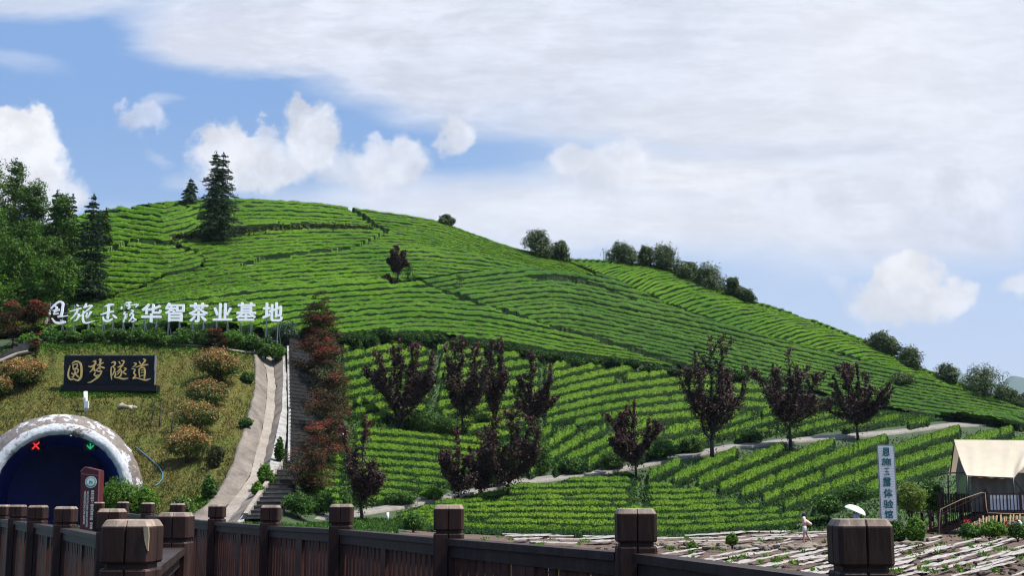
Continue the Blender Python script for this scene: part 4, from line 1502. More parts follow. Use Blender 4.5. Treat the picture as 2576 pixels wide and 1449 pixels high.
mb.prism(disc(ec, er * .90, dy=-.004), (0, .003, 0), mi=1)
mb.prism(disc(ec, er * .66, dy=-.008), (0, .003, 0), mi=0)
# the emblem's small mountain-like mark
mk = [(-.30, .02), (-.16, .36), (.02, .16), (.20, .22), (.34, -.02), (.30, -.36), (.18, -.34), (.12, -.08), (-.04, -.06), (-.08, -.40), (-.22, -.36)]
mb.prism([(ec[0] + x * er, ec[1] - .012, ec[2] + y * er) for x, y in mk], (0, .003, 0), mi=1)
for k in range(16):
    an = math.radians(200 - k * 220 / 15)
    mb.box((ec[0] + er * .78 * math.cos(an), ec[1] - .006, ec[2] + er * .78 * math.sin(an)), (er * .10, .003, er * .12), mi=0)
mb.build('emblem', [M['white_paint'], M['logo_green']], pil)
def vtext(chars, u, v0, v1, wpx, mat, name, bold=.02, rot=False, lean=0.0):
    """a column of characters (or a line turned on its side) on the pillar"""
    mb = MB()
    if rot:
        V, Fs = fit_text(chars, (v1 - v0), wpx, bold, 0)
        mb.add(np.stack([u - V[:, 1] * -1 * 1 + 0 * V[:, 0], (v0 + v1) / 2 + V[:, 0], V[:, 2] + .012], 1), Fs)
        W_ = mb.V[0]
    else:
        st = (v1 - v0) / len(chars)
        for i, ch in enumerate(chars):
            if ch == ' ': continue
            hgt = st * .86 if ch != '·' else st * .3
            V, Fs = fit_text(ch, wpx if ch not in '·' else wpx * .3, hgt, bold, 0)
            mb.add(np.stack([u + V[:, 0], v0 + st * (i + .5) - V[:, 1], V[:, 2] + .012], 1), Fs)
    VV = np.concatenate(mb.V)
    VV[:, 0] += (VV[:, 1] - v0) * lean
    p = P(VV[:, 0], VV[:, 1], PD); p[:, 1] -= VV[:, 2]
    mb.V = [p]
    mb.build(name, mat, pil)
vtext('恩施大峡谷·腾龙洞地质公园 欢迎您', 233.5, 1234, 1332, 8.6, M['cream'], 'chinese_text', .03, lean=-.035)
vtext('WELCOME TO ENSHI GRAND CANYON ·', 221.5, 1234, 1331, 4.6, M['cream'], 'english_text', .02, rot=True, lean=-.035)
vtext('TENGLONGDONG CAVE GEOPARK', 214.5, 1234, 1322, 4.6, M['cream'], 'english_text', .02, rot=True, lean=-.035)

# ------------------------------------------------------------------ trees and shrubs
def bark(name, a, b_):
    m, t, b = new_mat(name)
    k = noise(t, 9, 6, .7, stretch=(1, 1, .25))
    t.links.new(ramp(t, k, [a, b_], [.3, .7]), b.inputs['Base Color'])
    b.inputs['Roughness'].default_value = .9
    bump(t, b, k, .8, .03)
    return m
M['bark'] = bark('brown_bark', (.035, .026, .02), (.10, .08, .06))
M['bark_dark'] = bark('dark_bark', (.014, .011, .011), (.04, .032, .032))
M['bark_pale'] = bark('pale_bark', (.16, .14, .11), (.32, .29, .24))
LM = {
 'gully': leaf_mat('gully_bush_leaves', [(.008, .028, .005), (.018, .052, .009), (.035, .09, .013), (.07, .14, .018)], None, .55, .15, .1, patch=.4),
 'forest': leaf_mat('broad_leaves', [(.020, .058, .008), (.042, .105, .011), (.072, .155, .015), (.11, .205, .024)], None, .5, .22, .15, patch=.5),
 'forest_light': leaf_mat('light_broad_leaves', [(.028, .08, .009), (.055, .135, .012), (.085, .185, .016), (.12, .23, .026)], None, .5, .28, .15, patch=.4),
 'ridge': leaf_mat('ridge_tree_leaves', [(.020, .045, .012), (.042, .085, .018), (.075, .125, .026), (.15, .15, .07)], None, .5, .2, .2, patch=.3),
 'conifer': leaf_mat('conifer_needles', [(.010, .028, .014), (.020, .048, .022), (.034, .072, .028), (.055, .10, .036)], None, .6, .06, .1, patch=.3),
 'plum': leaf_mat('dark_plum_leaves', [(.019, .0105, .010), (.038, .020, .018), (.066, .033, .027), (.10, .058, .045)], None, .55, .10, .2, patch=.25),
 'plum_red': leaf_mat('red_plum_shoots', [(.045, .008, .014), (.09, .012, .02), (.14, .022, .03)], None, .4, .2, .3, patch=.2),
 'maple_red': leaf_mat('red_maple_leaves', [(.14, .022, .018), (.25, .045, .030), (.34, .08, .05)], None, .6, .22, .1, patch=.25),
 'maple_dark': leaf_mat('bronze_maple_leaves', [(.018, .018, .008), (.045, .030, .014), (.075, .038, .018), (.05, .058, .016), (.03, .032, .012)], None, .6, .15, .1, patch=.35),
 'photinia': leaf_mat('photinia_leaves', [(.03, .06, .012), (.07, .12, .018), (.12, .17, .025)], None, .4, .15, .2, patch=.3),
 'photinia_tip': leaf_mat('photinia_coppery_shoots', [(.38, .17, .055), (.46, .24, .085), (.42, .13, .075), (.28, .28, .065)], None, .4, .25, .2, patch=.2),
 'shrub': leaf_mat('shrub_leaves', [(.015, .045, .008), (.035, .095, .013), (.07, .16, .02), (.11, .22, .03)], None, .5, .2, .15, patch=.4),
 'shrub_blue': leaf_mat('bluish_shrub_leaves', [(.018, .045, .022), (.035, .075, .035), (.06, .11, .05)], None, .5, .15, .2, patch=.3),
 'fresh': leaf_mat('fresh_green_leaves', [(.05, .12, .012), (.09, .19, .016), (.14, .27, .022)], None, .5, .25, .15, patch=.3),
 'grassy': leaf_mat('long_grass', [(.10, .17, .025), (.16, .25, .035), (.22, .28, .07)], None, .6, .25, .1, patch=.3),
 'bank': leaf_mat('dry_bank_scrub', [(.014, .025, .008), (.035, .05, .014), (.08, .065, .03), (.05, .09, .018)], None, .7, .1, .1, patch=.3),
}

def px(d):
    return d / F

def clumps(blobs, per_area, csize, leaf, nleaf, mat_dirs=None):
    """leaf clumps through ellipsoids [(centre, (rx, ry, rz))] -> centres of leaves and outward directions"""
    cs, ds = [], []
    for c, r in blobs:
        r = np.array(r)
        area = 4 * math.pi * ((r[0] * r[1]) ** 1.6 + (r[0] * r[2]) ** 1.6 + (r[1] * r[2]) ** 1.6) ** (1 / 1.6) / 3 ** (1 / 1.6)
        k = max(5, int(area * per_area))
        dirs = unit(rng.normal(size=(k, 3)))
        rad = rng.uniform(.35, 1.02, k) ** .6
        cc = np.asarray(c) + dirs * r * rad[:, None]
        cc = cc + rng.normal(size=cc.shape) * csize * .35
        cr = csize * rng.uniform(.55, 1.35, k)
        off = in_ball(k * nleaf) * np.repeat(cr, nleaf)[:, None] * np.array([1, 1, .7])
        cs.append(np.repeat(cc, nleaf, 0) + off)
        ds.append(unit(np.repeat(dirs, nleaf, 0) * .6 + unit(off) * .6 + np.array([0, 0, .15])))
    return np.concatenate(cs), np.concatenate(ds)

def leaf_mesh(name, c, dirs, size, mats, parent, pick=None, asp=.55, flatness=.55):
    V, Fq = blades_on(c, size, size * asp, dirs * .8 + np.array([0, 0, .35]), flatness)
    return link_mesh(name, V, Fq, mats, parent, midx=pick)

def broadleaf(u, vt, vb, w, label, leaf='forest', group=None, nb=5, up=0.0, d=None, name='broadleaf_tree', trunk=.10, csz=.14, dens=1.0, lsz=5.0, barkm='bark', open_=1.0):
    base = S(u, vb) if d is None else P(u, vb, d)
    d = base[1]
    m = px(d)
    H = (vb - vt) * m
    Wd = w * m
    t = thing(name, label, 'tree', base, group)
    cz = base[2] + H * (.5 + trunk / 2)
    blobs = []
    hz = H * (1 - trunk) / 2
    top = base + np.array([0, 0, H])
    for i in range(nb):
        f = (i + .5) / nb
        z = base[2] + H * (trunk + (1 - trunk) * (.08 + .84 * f))
        wz = math.sin(math.pi * min(.93, .16 + .78 * f)) ** .7
        off = np.array([rng.uniform(-.30, .30), rng.uniform(-.25, .25)]) * Wd * (1 if nb > 2 else .3) * wz
        r = Wd * rng.uniform(.26, .36) * (.55 + .45 * wz)
        blobs.append((np.array([base[0] + off[0], base[1] + off[1], z]), (r, r, r * rng.uniform(.75, 1.1))))
    blobs.append((np.array([base[0], base[1], base[2] + H - Wd * .16]), (Wd * .17, Wd * .17, Wd * .17)))
    cs = max(.25, Wd * csz)
    tot = .75 * dens / (cs * cs)
    c, dr = clumps(blobs, tot, cs, None, 16)
    keep = c[:, 2] > base[2] + H * trunk * .6
    c, dr = c[keep], dr[keep]
    leaf_mesh('crown', c, dr, lsz * m, LM[leaf], t)
    mb = MB()
    r0 = max(.06, H * .018)
    ht = base[2] + H * .62
    sway = rng.normal(size=(4, 2)) * Wd * .02
    tp = np.array([[base[0], base[1], base[2] - .4], [base[0] + sway[0, 0], base[1], base[2] + H * .2], [base[0] + sway[1, 0], base[1] + sway[1, 1], base[2] + H * .42], [base[0] + sway[2, 0], base[1] + sway[2, 1], base[2] + H * .78]])
    mb.tube(tp, [r0 * 1.25, r0, r0 * .7, r0 * .2], 7)
    for bc, br in blobs[:nb]:
        a = tp[1] * .5 + tp[2] * .5 if bc[2] > tp[2][2] else tp[1]
        q = (a + bc) / 2 + np.array([0, 0, -.08 * H])
        mb.tube([a, q, bc], [r0 * .55, r0 * .4, r0 * .12], 5)
    mb.build('trunk', M[barkm], t)
    return t

def conifer(u, vt, vb, w, label, group=None, double=False, bare=.04, d=None, layers=None, dens=1.0, lsz=6.0, mat='conifer', name='conifer_tree', droop=.25):
    base = S(u, vb) if d is None else P(u, vb, d)
    d = base[1]
    m = px(d)
    H, Wd = (vb - vt) * m, w * m
    t = thing(name, label, 'tree', base, group)
    leads = [(-.09 * Wd, 1.0), (.07 * Wd, .985)] if double else [(0.0, 1.0)]
    mb = MB()
    pts, drs = [], []
    for lx, hf in leads:
        Hh = H * hf
        tp = np.array([[base[0] + lx * .2, base[1], base[2] - .4], [base[0] + lx * .8, base[1], base[2] + Hh * .35], [base[0] + lx, base[1], base[2] + Hh]])
        r0 = H * .013
        mb.tube(tp, [r0 * 1.3, r0 * .85, r0 * .12], 7)
        nl = layers or int(H / (Wd * .10))
        for i in range(nl):
            f = bare + (1 - bare) * (i + rng.uniform(-.3, .3)) / nl
            if f <= bare * .7 or f > .985: continue
            prof = (1 - f) ** .72 * min(1, (.25 + f * 4)) * (.9 if not double else .8)
            L0 = Wd * .52 * prof + Wd * .03
            k = rng.integers(4, 7)
            a0 = rng.uniform(0, 6.28)
            for j in range(k):
                an = a0 + j * 2 * math.pi / k + rng.normal() * .25
                L_ = L0 * rng.uniform(.55, 1.2)
                p0 = np.array([np.interp(f, [0, .35, 1], tp[:, 0]), base[1], base[2] + Hh * f])
                dh = np.array([math.cos(an), math.sin(an), 0])
                s = np.linspace(0, 1, 5)
                br = p0 + dh * (L_ * s)[:, None] + np.array([0, 0, 1.0]) * (L_ * (.12 * s - droop * s * s))[:, None]
                if L_ > Wd * .12: mb.tube(br, np.linspace(r0 * .28, r0 * .06, 5), 4, cap=False)
                n = int(max(12, 240 * dens * L_ / Wd + 12))
                q = rng.uniform(.12, 1.05, n) ** .75
                pos = p0 + dh * (L_ * q)[:, None] + np.array([0, 0, 1.0]) * (L_ * (.12 * q - droop * q * q))[:, None]
                wid = L_ * .22 * (1.2 - q) + Wd * .012
                pos = pos + rng.normal(size=(n, 3)) * np.stack([wid, wid, wid * .35], 1) + np.array([0, 0, -.02 * Wd])
                pts.append(pos)
                drs.append(np.repeat((dh * .8 + np.array([0, 0, -.35]))[None], n, 0))
        # leader tuft
        n = 30
        z = rng.uniform(.93, 1.0, n)
        pts.append(np.stack([np.full(n, base[0] + lx), np.full(n, base[1]), base[2] + Hh * z], 1) + rng.normal(size=(n, 3)) * Wd * .018)
        drs.append(np.repeat(np.array([[0, 0, .8]]), n, 0))
    c, dr = np.concatenate(pts), np.concatenate(drs)
    V, Fq = blades(c, lsz * m, lsz * m * .38, dirs=dr, spread=.55)
    link_mesh('crown', V, Fq, LM[mat], t)
    mb.build('trunk', M['bark_dark'], t)
    return t

def plum(u, vt, vb, w, label, group='dark leaved plum trees along the path', limbs=7, fork=.22, red=.12, spread_=1.0, d=None, lsz=5.6, dens=1.0, name='plum_tree', shape='vase'):
    base = S(u, vb) if d is None else P(u, vb, d)
    d = base[1]
    m = px(d)
    H, Wd = (vb - vt) * m, w * m
    t = thing(name, label, 'tree', base, group)
    mb = MB()
    r0 = max(.07, H * .017)
    fk = base + np.array([rng.normal() * .01 * H, 0, H * fork])
    mb.tube([base - np.array([0, 0, .4]), base * .5 + fk * .5 + np.array([rng.normal() * .008 * H, 0, 0]), fk], [r0 * 1.2, r0, r0 * .85], 7)
    pts, drs, tips = [], [], []
    lead = base + np.array([rng.normal() * .02 * H, 0, H])
    for i in range(limbs + 5):
        f = min(1, i / limbs)
        if i == limbs:                                   # the leader
            tip, st0, out = lead, fk, .0
            hgt = H
        elif i > limbs:                                  # low, nearly level boughs
            an = rng.uniform(0, 6.28)
            out = Wd * rng.uniform(.28, .50)
            hgt = H * rng.uniform(.36, .66)
            tip = base + np.array([math.cos(an) * out, math.sin(an) * out * .8, hgt])
            st0 = fk + (lead - fk) * rng.uniform(.05, .30)
        else:
            side_ = ((i * 2 + 1) / limbs - 1) if shape != 'column' else rng.uniform(-1, 1)
            an = rng.uniform(-.9, .9) + (0 if side_ > 0 else math.pi)
            out = Wd * .5 * (abs(side_) * .75 + .3) * rng.uniform(.8, 1.15)
            hgt = H * np.clip(1.0 - .42 * abs(side_) + rng.normal() * .09, .42, .97)
            if shape == 'column': hgt = H * rng.uniform(.4, .95)
            tip = base + np.array([math.cos(an) * out, math.sin(an) * out * .8, hgt])
            g0 = rng.uniform(.0, .55) * (hgt / H)
            st0 = fk + (lead - fk) * g0 * .6
        k1 = st0 + (tip - st0) * np.array([.75, .75, .42])
        s = np.linspace(0, 1, 9)[:, None]
        cur = st0 * (1 - s) ** 2 + 2 * k1 * s * (1 - s) + tip * s * s
        cur[1:-1] += rng.normal(size=(7, 3)) * H * .010
        mb.tube(cur, np.linspace(r0 * .6, r0 * .08, 9), 5)
        # side shoots
        subs = [(cur, 1.0)]
        for q in range(rng.integers(3, 6)):
            j = rng.integers(2, 8)
            an = rng.uniform(0, 6.28)
            ln = Wd * rng.uniform(.10, .22)
            e = cur[j] + np.array([math.cos(an) * ln * .8, math.sin(an) * ln * .8, ln * rng.uniform(.4, 1.1)])
            st = cur[j] + (e - cur[j]) * np.linspace(0, 1, 5)[:, None]
            mb.tube(st, np.linspace(r0 * .22, r0 * .06, 5), 4, cap=False)
            subs.append((st, .6))
        for cv, wgt in subs:
            ln = np.linalg.norm(np.diff(cv, axis=0), axis=1).sum()
            n = int(dens * 330 * ln / (H * .5) * (1.0 if wgt == 1 else 1.3)) + 50
            q = rng.uniform(.10 if wgt == 1 else .0, 1.0, n)
            ix = np.clip(q * (len(cv) - 1), 0, len(cv) - 1.001)
            i0 = ix.astype(int)
            pos = cv[i0] * (1 - (ix - i0))[:, None] + cv[i0 + 1] * (ix - i0)[:, None]
            fat = H * .0225 * (1.2 - .7 * q) * (1 + .55 * np.sin(q * 11 + i * 2.1))
            pos = pos + rng.normal(size=(n, 3)) * fat[:, None]
            pts.append(pos)
            drs.append(unit(rng.normal(size=(n, 3)) * .7 + np.array([0, 0, .6])))
            tips.append((pos[:, 2] - base[2]) / H * (.4 + .6 * q))
    # inner foliage near the fork
    n = int(dens * 300)
    pos = fk + np.array([0, 0, H * .12]) + rng.normal(size=(n, 3)) * np.array([Wd * .10, Wd * .10, H * .10])
    pts.append(pos); drs.append(unit(rng.normal(size=(n, 3)))); tips.append(np.zeros(n))
    c, dr, tp = np.concatenate(pts), np.concatenate(drs), np.concatenate(tips)
    keep = c[:, 2] > base[2] + H * fork * .35
    c, dr, tp = c[keep], dr[keep], tp[keep]
    pick = (tp > 1 - red + rng.normal(size=len(tp)) * .12).astype(int)
    V, Fq = blades_on(c, lsz * m, lsz * m * .6, dr * .6 + np.array([0, -.1, .5]), .7)
    link_mesh('crown', V, Fq, [LM['plum'], LM['plum_red']], t, midx=pick)
    mb.build('trunk', M['bark_dark'], t)
    return t

def maple(u, vt, vb, w, label, redf=.5, group='maples beside the stairs', tiers=6, d=None, name='maple_tree', lsz=6.0, trunkf=.2, dens=1.0):
    base = S(u, vb) if d is None else P(u, vb, d)
    d = base[1]
    m = px(d)
    H, Wd = (vb - vt) * m, w * m
    t = thing(name, label, 'tree', base, group)
    mb = MB()
    r0 = max(.05, H * .014)
    top = base + np.array([rng.normal() * .05 * Wd, 0, H * .9])
    mb.tube([base - np.array([0, 0, .4]), base * .6 + top * .4 + np.array([.04 * Wd, 0, 0]), top], [r0 * 1.2, r0 * .7, r0 * .15], 6)
    pts, drs, pk = [], [], []
    for i in range(tiers):
        f = (i + .4) / tiers
        z = base[2] + H * (trunkf + (1 - trunkf) * f)
        wz = (math.sin(math.pi * min(1, .28 + .66 * f)) ** .6) * Wd * .5
        for j in range(rng.integers(4, 7)):
            an = rng.uniform(0, 6.28)
            rad = wz * rng.uniform(.25, .85)
            cc = np.array([base[0] + math.cos(an) * rad, base[1] + math.sin(an) * rad, z + rng.normal() * H * .10])
            a = base * (1 - f * .7) + top * f * .7
            mb.tube([a, (a + cc) / 2 + np.array([0, 0, .02 * H]), cc], [r0 * .35, r0 * .22, r0 * .08], 4, cap=False)
            n = int(230 * dens)
            rr = wz * rng.uniform(.38, .62) + Wd * .05
            o = in_ball(n) * np.array([rr, rr, rr * .36])
            o[:, 2] -= (o[:, 0] ** 2 + o[:, 1] ** 2) / (rr + 1e-6) * .25
            o[:, 2] += o[:, 0] * rng.normal() * .25
            pts.append(cc + o)
            drs.append(unit(o * np.array([1, 1, .3]) + 1e-4))
            isred = rng.uniform() < redf * (.25 + .85 * f)
            pk.append(np.where(o[:, 2] > rr * rng.uniform(-.15, .05), 1, 0) * (rng.uniform(size=n) < (.85 if isred else .08)))
    c, dr, pk = np.concatenate(pts), np.concatenate(drs), np.concatenate(pk)
    V, Fq = blades(c, lsz * m, lsz * m * .34, dirs=dr * .9 + np.array([0, 0, -.12]), spread=.55, flat=.6)
    link_mesh('crown', V, Fq, [LM['maple_dark'], LM['maple_red']], t, midx=pk)
    mb.build('trunk', M['bark_dark'], t)
    return t

def shrub(u, vt, vb, w, label, leaf='shrub', tip=None, tipf=.5, group=None, cat='shrub', name='shrub', d=None, stems=True, lsz=4.6, dens=1.0, off=None, flat=.75):
    base = S(u, vb) if d is None else P(u, vb, d)
    d = base[1]
    m = px(d)
    H, Wd = (vb - vt) * m, w * m
    t = thing(name, label, cat, base, group)
    blobs = []
    lift = .22 if tip else .02
    for i in range(6):
        an = i * 1.05 + rng.uniform(0, .6)
        r = Wd * rng.uniform(.22, .30)
        q = Wd * .23
        blobs.append((base + np.array([math.cos(an) * q, math.sin(an) * q * .9, H * (lift + (1 - lift) * rng.uniform(.32, .6))]), (r, r, H * (1 - lift) * rng.uniform(.28, .38))))
    blobs.append((base + np.array([0, 0, H * .68]), (Wd * .28, Wd * .28, H * .32)))
    cs = Wd * .10
    c, dr = clumps(blobs, .8 * dens / cs ** 2, cs, None, 13)
    k = c[:, 2] > base[2] + (H * lift * .7 if tip else -.1)
    c, dr = c[k], dr[k]
    mats = [LM[leaf]]
    pick = None
    if tip:
        mats.append(LM[tip])
        f = np.clip((c[:, 2] - base[2]) / H, 0, 1)
        pick = (rng.uniform(size=len(c)) < tipf * .85 * np.clip(f * 1.6 - .3, 0.02, 1) * np.where(dr[:, 2] > -.2, 1, .35)).astype(int)
    leaf_mesh('foliage', c, dr, lsz * m, mats, t, pick)
    mb = MB()
    for i in range(4):
        an = i * 1.6 + rng.uniform(0, .5)
        e = base + np.array([math.cos(an) * Wd * .25, math.sin(an) * Wd * .25, H * .62])
        mb.tube([base + np.array([0, 0, -.3]), base + np.array([math.cos(an) * Wd * .04, math.sin(an) * Wd * .04, H * lift]), e], [max(.03, H * .02), max(.025, H * .016), .01], 5)
    mb.build('stem', M['bark_dark'], t)
    return t

# ---- left wood
FG = 'trees of the wood at the left edge'
for i, (u, vt, vb, w, lf, lab) in enumerate([
    (-45, 395, 735, 150, 'forest', 'tallest broadleaf tree at the very left edge, its top cut by the frame'),
    (22, 392, 720, 105, 'forest', 'tall broadleaf tree at the left with a ragged double top'),
    (78, 445, 730, 115, 'forest', 'broadleaf tree with thin twigs against the white cloud'),
    (150, 480, 735, 95, 'forest', 'feathery dark broadleaf tree between the two left conifers'),
    (-30, 520, 790, 170, 'forest', 'wide dense broadleaf tree low on the left frame edge'),
    (62, 545, 790, 150, 'forest', 'full round broadleaf tree in the middle of the left wood'),
    (125, 590, 790, 110, 'forest', 'mid green broadleaf tree left of the large near conifer'),
    (20, 600, 812, 150, 'forest_light', 'bright green broadleaf tree above the left red maples'),
    (118, 655, 806, 120, 'forest_light', 'low bright green tree behind the first white characters'),
    (-60, 640, 830, 140, 'forest_light', 'bright leafy tree touching the left frame edge'),
    (255, 528, 640, 48, 'forest', 'small dark tree behind the big left conifer, on the skyline')]):
    broadleaf(u, vt, vb, w, lab, lf, FG, nb=8, lsz=5.5, csz=.10, dens=1.6, trunk=.04)
CG = 'dark conifers on the hill'
conifer(222, 478, 770, 128, 'big dark conifer at the edge of the left wood, nearest the characters', CG, layers=26, dens=1.5, lsz=6.5)
conifer(132, 468, 700, 104, 'slim dark conifer rising out of the left wood', CG, layers=20, dens=1.3)
conifer(176, 480, 640, 56, 'small conifer between the two dark conifers of the left wood', CG, layers=14)
conifer(262, 518, 640, 40, 'short pine with a bristly top beside the big left conifer', CG, layers=12)
conifer(546, 368, 622, 126, 'tall twin stemmed conifer standing alone on the hilltop', CG, double=True, bare=.10, layers=26, dens=1.0, lsz=5.5)
conifer(477, 446, 530, 72, 'smaller pointed conifer left of the twin stemmed one', CG, layers=15, dens=1.0, lsz=4.6)
conifer(311, 523, 546, 13, 'tiny pointed tree on the left skyline, left of two', CG, layers=7, lsz=3.5)
conifer(325, 525, 545, 15, 'tiny pointed tree on the left skyline, right of two', CG, layers=7, lsz=3.5)
shrub(407, 519, 532, 26, 'small dark bush on the skyline left of the hilltop conifers', 'ridge', lsz=3.5)
shrub(426, 523, 531, 16, 'tiny dark bush right beside another on the left skyline', 'ridge', lsz=3.5)

# ---- crest at the right
RG = 'trees along the right skyline'
for u, vt, vb, w, lab in [
    (1123, 546, 575, 30, 'lone small round tree on the crest right of the summit'),
    (1355, 590, 652, 66, 'airy round tree on the crest, left of an adjoining smaller one'),
    (1410, 617, 662, 46, 'smaller airy tree leaning right on the crest'),
    (1565, 620, 668, 62, 'spreading tree on the right crest, apart from the row'),
    (1628, 628, 676, 46, 'narrow tree at the start of the right crest row'),
    (1686, 627, 692, 78, 'largest rounded tree of the right crest row'),
    (1736, 668, 716, 52, 'low round tree just right of the largest crest tree'),
    (1785, 678, 742, 82, 'broad dark tree in the middle of the crest row'),
    (1848, 708, 762, 40, 'thin pointed tree near the end of the crest row'),
    (1874, 733, 775, 42, 'last low tree of the crest row, lowest down'),
    (2205, 846, 888, 58, 'dark round tree lower down the right skyline'),
    (2238, 866, 896, 42, 'pale small tree leaning on the dark round skyline tree'),
    (2296, 888, 932, 56, 'forked dark tree on the lower right skyline'),
    (2382, 934, 968, 52, 'flat topped tree before the far blue hills'),
    (2462, 942, 1006, 96, 'wide dark tree before the far blue hills'),
    (2532, 988, 1016, 46, 'low shrubby tree near the right frame edge'),
    (2574, 1006, 1034, 44, 'dark bush tree cut by the right frame edge')]:
    broadleaf(u, vt - 7, vb, w * 1.22, lab, 'ridge', RG, nb=6, lsz=4.4, csz=.125, dens=1.6, trunk=.05, d=float(depth(u, min(vb, float(skyline(u)) + 14))) + 1.0)
shrub(2268, 940, 972, 80, 'dark bushes growing in a hollow of the right slope', 'ridge', lsz=4)

# ---- alone on the middle of the hill
plum(1000, 613, 727, 62, 'dark purple tree standing alone on the middle of the hill', None, limbs=6, fork=.38, red=.03, lsz=4.6)
plum(974, 688, 724, 30, 'small dark sapling beside the lone purple tree', None, limbs=4, fork=.2, red=0, lsz=4.2, dens=.5)
broadleaf(1035, 660, 727, 38, 'thin light green tree right of the lone purple tree', 'forest_light', None, nb=3, lsz=4, dens=.4, trunk=.35, barkm='bark_pale')
def grass_tuft(u, vb, h, n, lab, leaf='grassy', w=1.0):
    b = S(u, vb)
    m = px(b[1])
    L_ = h * m
    an = rng.uniform(0, 6.28, n)
    lean = rng.uniform(.1, .75, n)
    dirs = np.stack([np.cos(an) * lean * w, np.sin(an) * lean * w, np.sqrt(1 - lean ** 2 * .8)], 1)
    VV, FF = [], []
    for i in range(n):
        l_ = L_ * rng.uniform(.6, 1.1)
        s = np.array([0, .35, .7, 1.0])
        c = b + dirs[i] * (l_ * s)[:, None] + np.array([0, 0, -.45 * l_ * lean[i]]) * (s ** 2)[:, None]
        sd = np.cross(dirs[i], [0, 0, 1]); sd = sd / (np.linalg.norm(sd) + 1e-6) * max(.02, L_ * .02)
        v = np.concatenate([c - sd * (1 - s * .85)[:, None], c + sd * (1 - s * .85)[:, None]])
        k = len(VV) * 8
        VV.append(v)
        FF += [(k + j, k + j + 1, k + 4 + j + 1, k + 4 + j) for j in range(3)]
    return tag(link_mesh('grass_clump', np.concatenate(VV), FF, LM[leaf], origin=b), lab, 'grass clump')
grass_tuft(945, 720, 32, 170, 'fountain of grey green grass left of the lone purple tree', 'shrub_blue')
broadleaf(1156, 690, 740, 30, 'spindly sapling in the middle of the dark green slope', 'forest', None, nb=2, lsz=3.5, dens=.18, trunk=.4)

# scrub on the bank under the summit
n = 5200
bu = rng.uniform(432, 935, n)
bv = np.interp(bu, [p_[0] for p_ in BANK], [p_[1] for p_ in BANK]) + rng.normal(size=n) * np.interp(bu, [430, 560, 700, 935], [6, 5.5, 3.5, 1.5])
c = S(bu, bv, .35) + rng.normal(size=(n, 3)) * np.array([.3, .3, .25])
V, Fq = blades(c, .42, .2, dirs=np.array([0, -.3, .5]), spread=1)
tag(link_mesh('bank_scrub', V, Fq, LM['bank']), 'dark dry scrub on the bank below the summit terraces', 'scrub', kind='stuff')

# ---- dark plums
for a in [
    (1010, 853, 1082, 165, 'broad dark plum tree forked in two, nearest the red maples above', dict(limbs=8, fork=.08, red=.12)),
    (1165, 845, 1090, 140, 'tall dark plum tree with reddish tips, second from the maples', dict(limbs=7, fork=.10, red=.2)),
    (1245, 850, 1075, 62, 'narrow dark plum tree leaning right among the upper trees', dict(limbs=5, fork=.10, red=.1)),
    (1337, 884, 1110, 100, 'upright dark plum tree on the rounded bank, red tinged halfway', dict(limbs=6, fork=.2, red=.1, shape='column')),
    (910, 1046, 1312, 118, 'large dark plum tree nearest the stairs with a red top', dict(limbs=7, fork=.12, red=.28, shape='column')),
    (1150, 1076, 1268, 110, 'dark plum tree with crimson tips on the near path edge', dict(limbs=6, fork=.10, red=.26, shape='column')),
    (1278, 1030, 1258, 170, 'wide purple plum tree beside the path with a slender trunk', dict(limbs=8, fork=.12, red=.14)),
    (1600, 1010, 1202, 125, 'round topped plum tree, rust red at the top, on the path', dict(limbs=7, fork=.15, red=.26)),
    (1792, 848, 1158, 172, 'tallest dark plum tree, spiky, right of the rust topped one', dict(limbs=8, fork=.16, red=.04)),
    (1990, 878, 1130, 170, 'spreading dark plum tree, second from the right', dict(limbs=8, fork=.18, red=.04)),
    (2158, 912, 1104, 160, 'rightmost dark plum tree beside the path', dict(limbs=7, fork=.15, red=.04)),
    (1212, 1120, 1250, 70, 'shorter dark plum tree crowded between two larger ones', dict(limbs=5, fork=.1, red=.05, shape='column')),
    ]:
    plum(*a[:3], a[3] * 1.15, a[4], dens=1.35, **a[5])

# ---- maples up the stairs
for u, vt, vb, w, r, lab in [
    (800, 758, 880, 104, .15, 'uppermost bronze maple above the stair head'),
    (806, 792, 905, 84, .9, 'small scarlet maple just under the uppermost bronze one'),
    (796, 838, 960, 118, .2, 'bronze maple beside the head of the stairs'),
    (822, 862, 1010, 122, .75, 'bright red topped maple right of the stair head'),
    (822, 930, 1065, 118, .3, 'dull bronze maple halfway up the stairs'),
    (818, 990, 1120, 124, .12, 'green bronze maple below the halfway point of the stairs'),
    (826, 1046, 1180, 128, .55, 'brownish red maple low on the stairs'),
    (792, 1082, 1228, 140, .8, 'large red maple spreading over the stairs near the landing'),
    (776, 1130, 1262, 112, .25, 'dark low maple by the stair landing')]:
    maple(u, vt, vb, w, lab, r)
LG_ = 'maples at the left edge'
maple(30, 772, 872, 104, 'left frame edge maple, dark with dull red top', .45, LG_)
maple(84, 758, 862, 84, 'flat topped red maple just left of the first white character', .85, LG_, trunkf=.45)
maple(86, 850, 925, 30, 'spindly young maple with a red tip on the mound edge', .7, LG_, trunkf=.55, tiers=3, dens=.4)
maple(541, 832, 882, 60, 'small crimson maple at the mound crown above the photinias', 1.0, None, trunkf=.4, tiers=4, dens=.6)

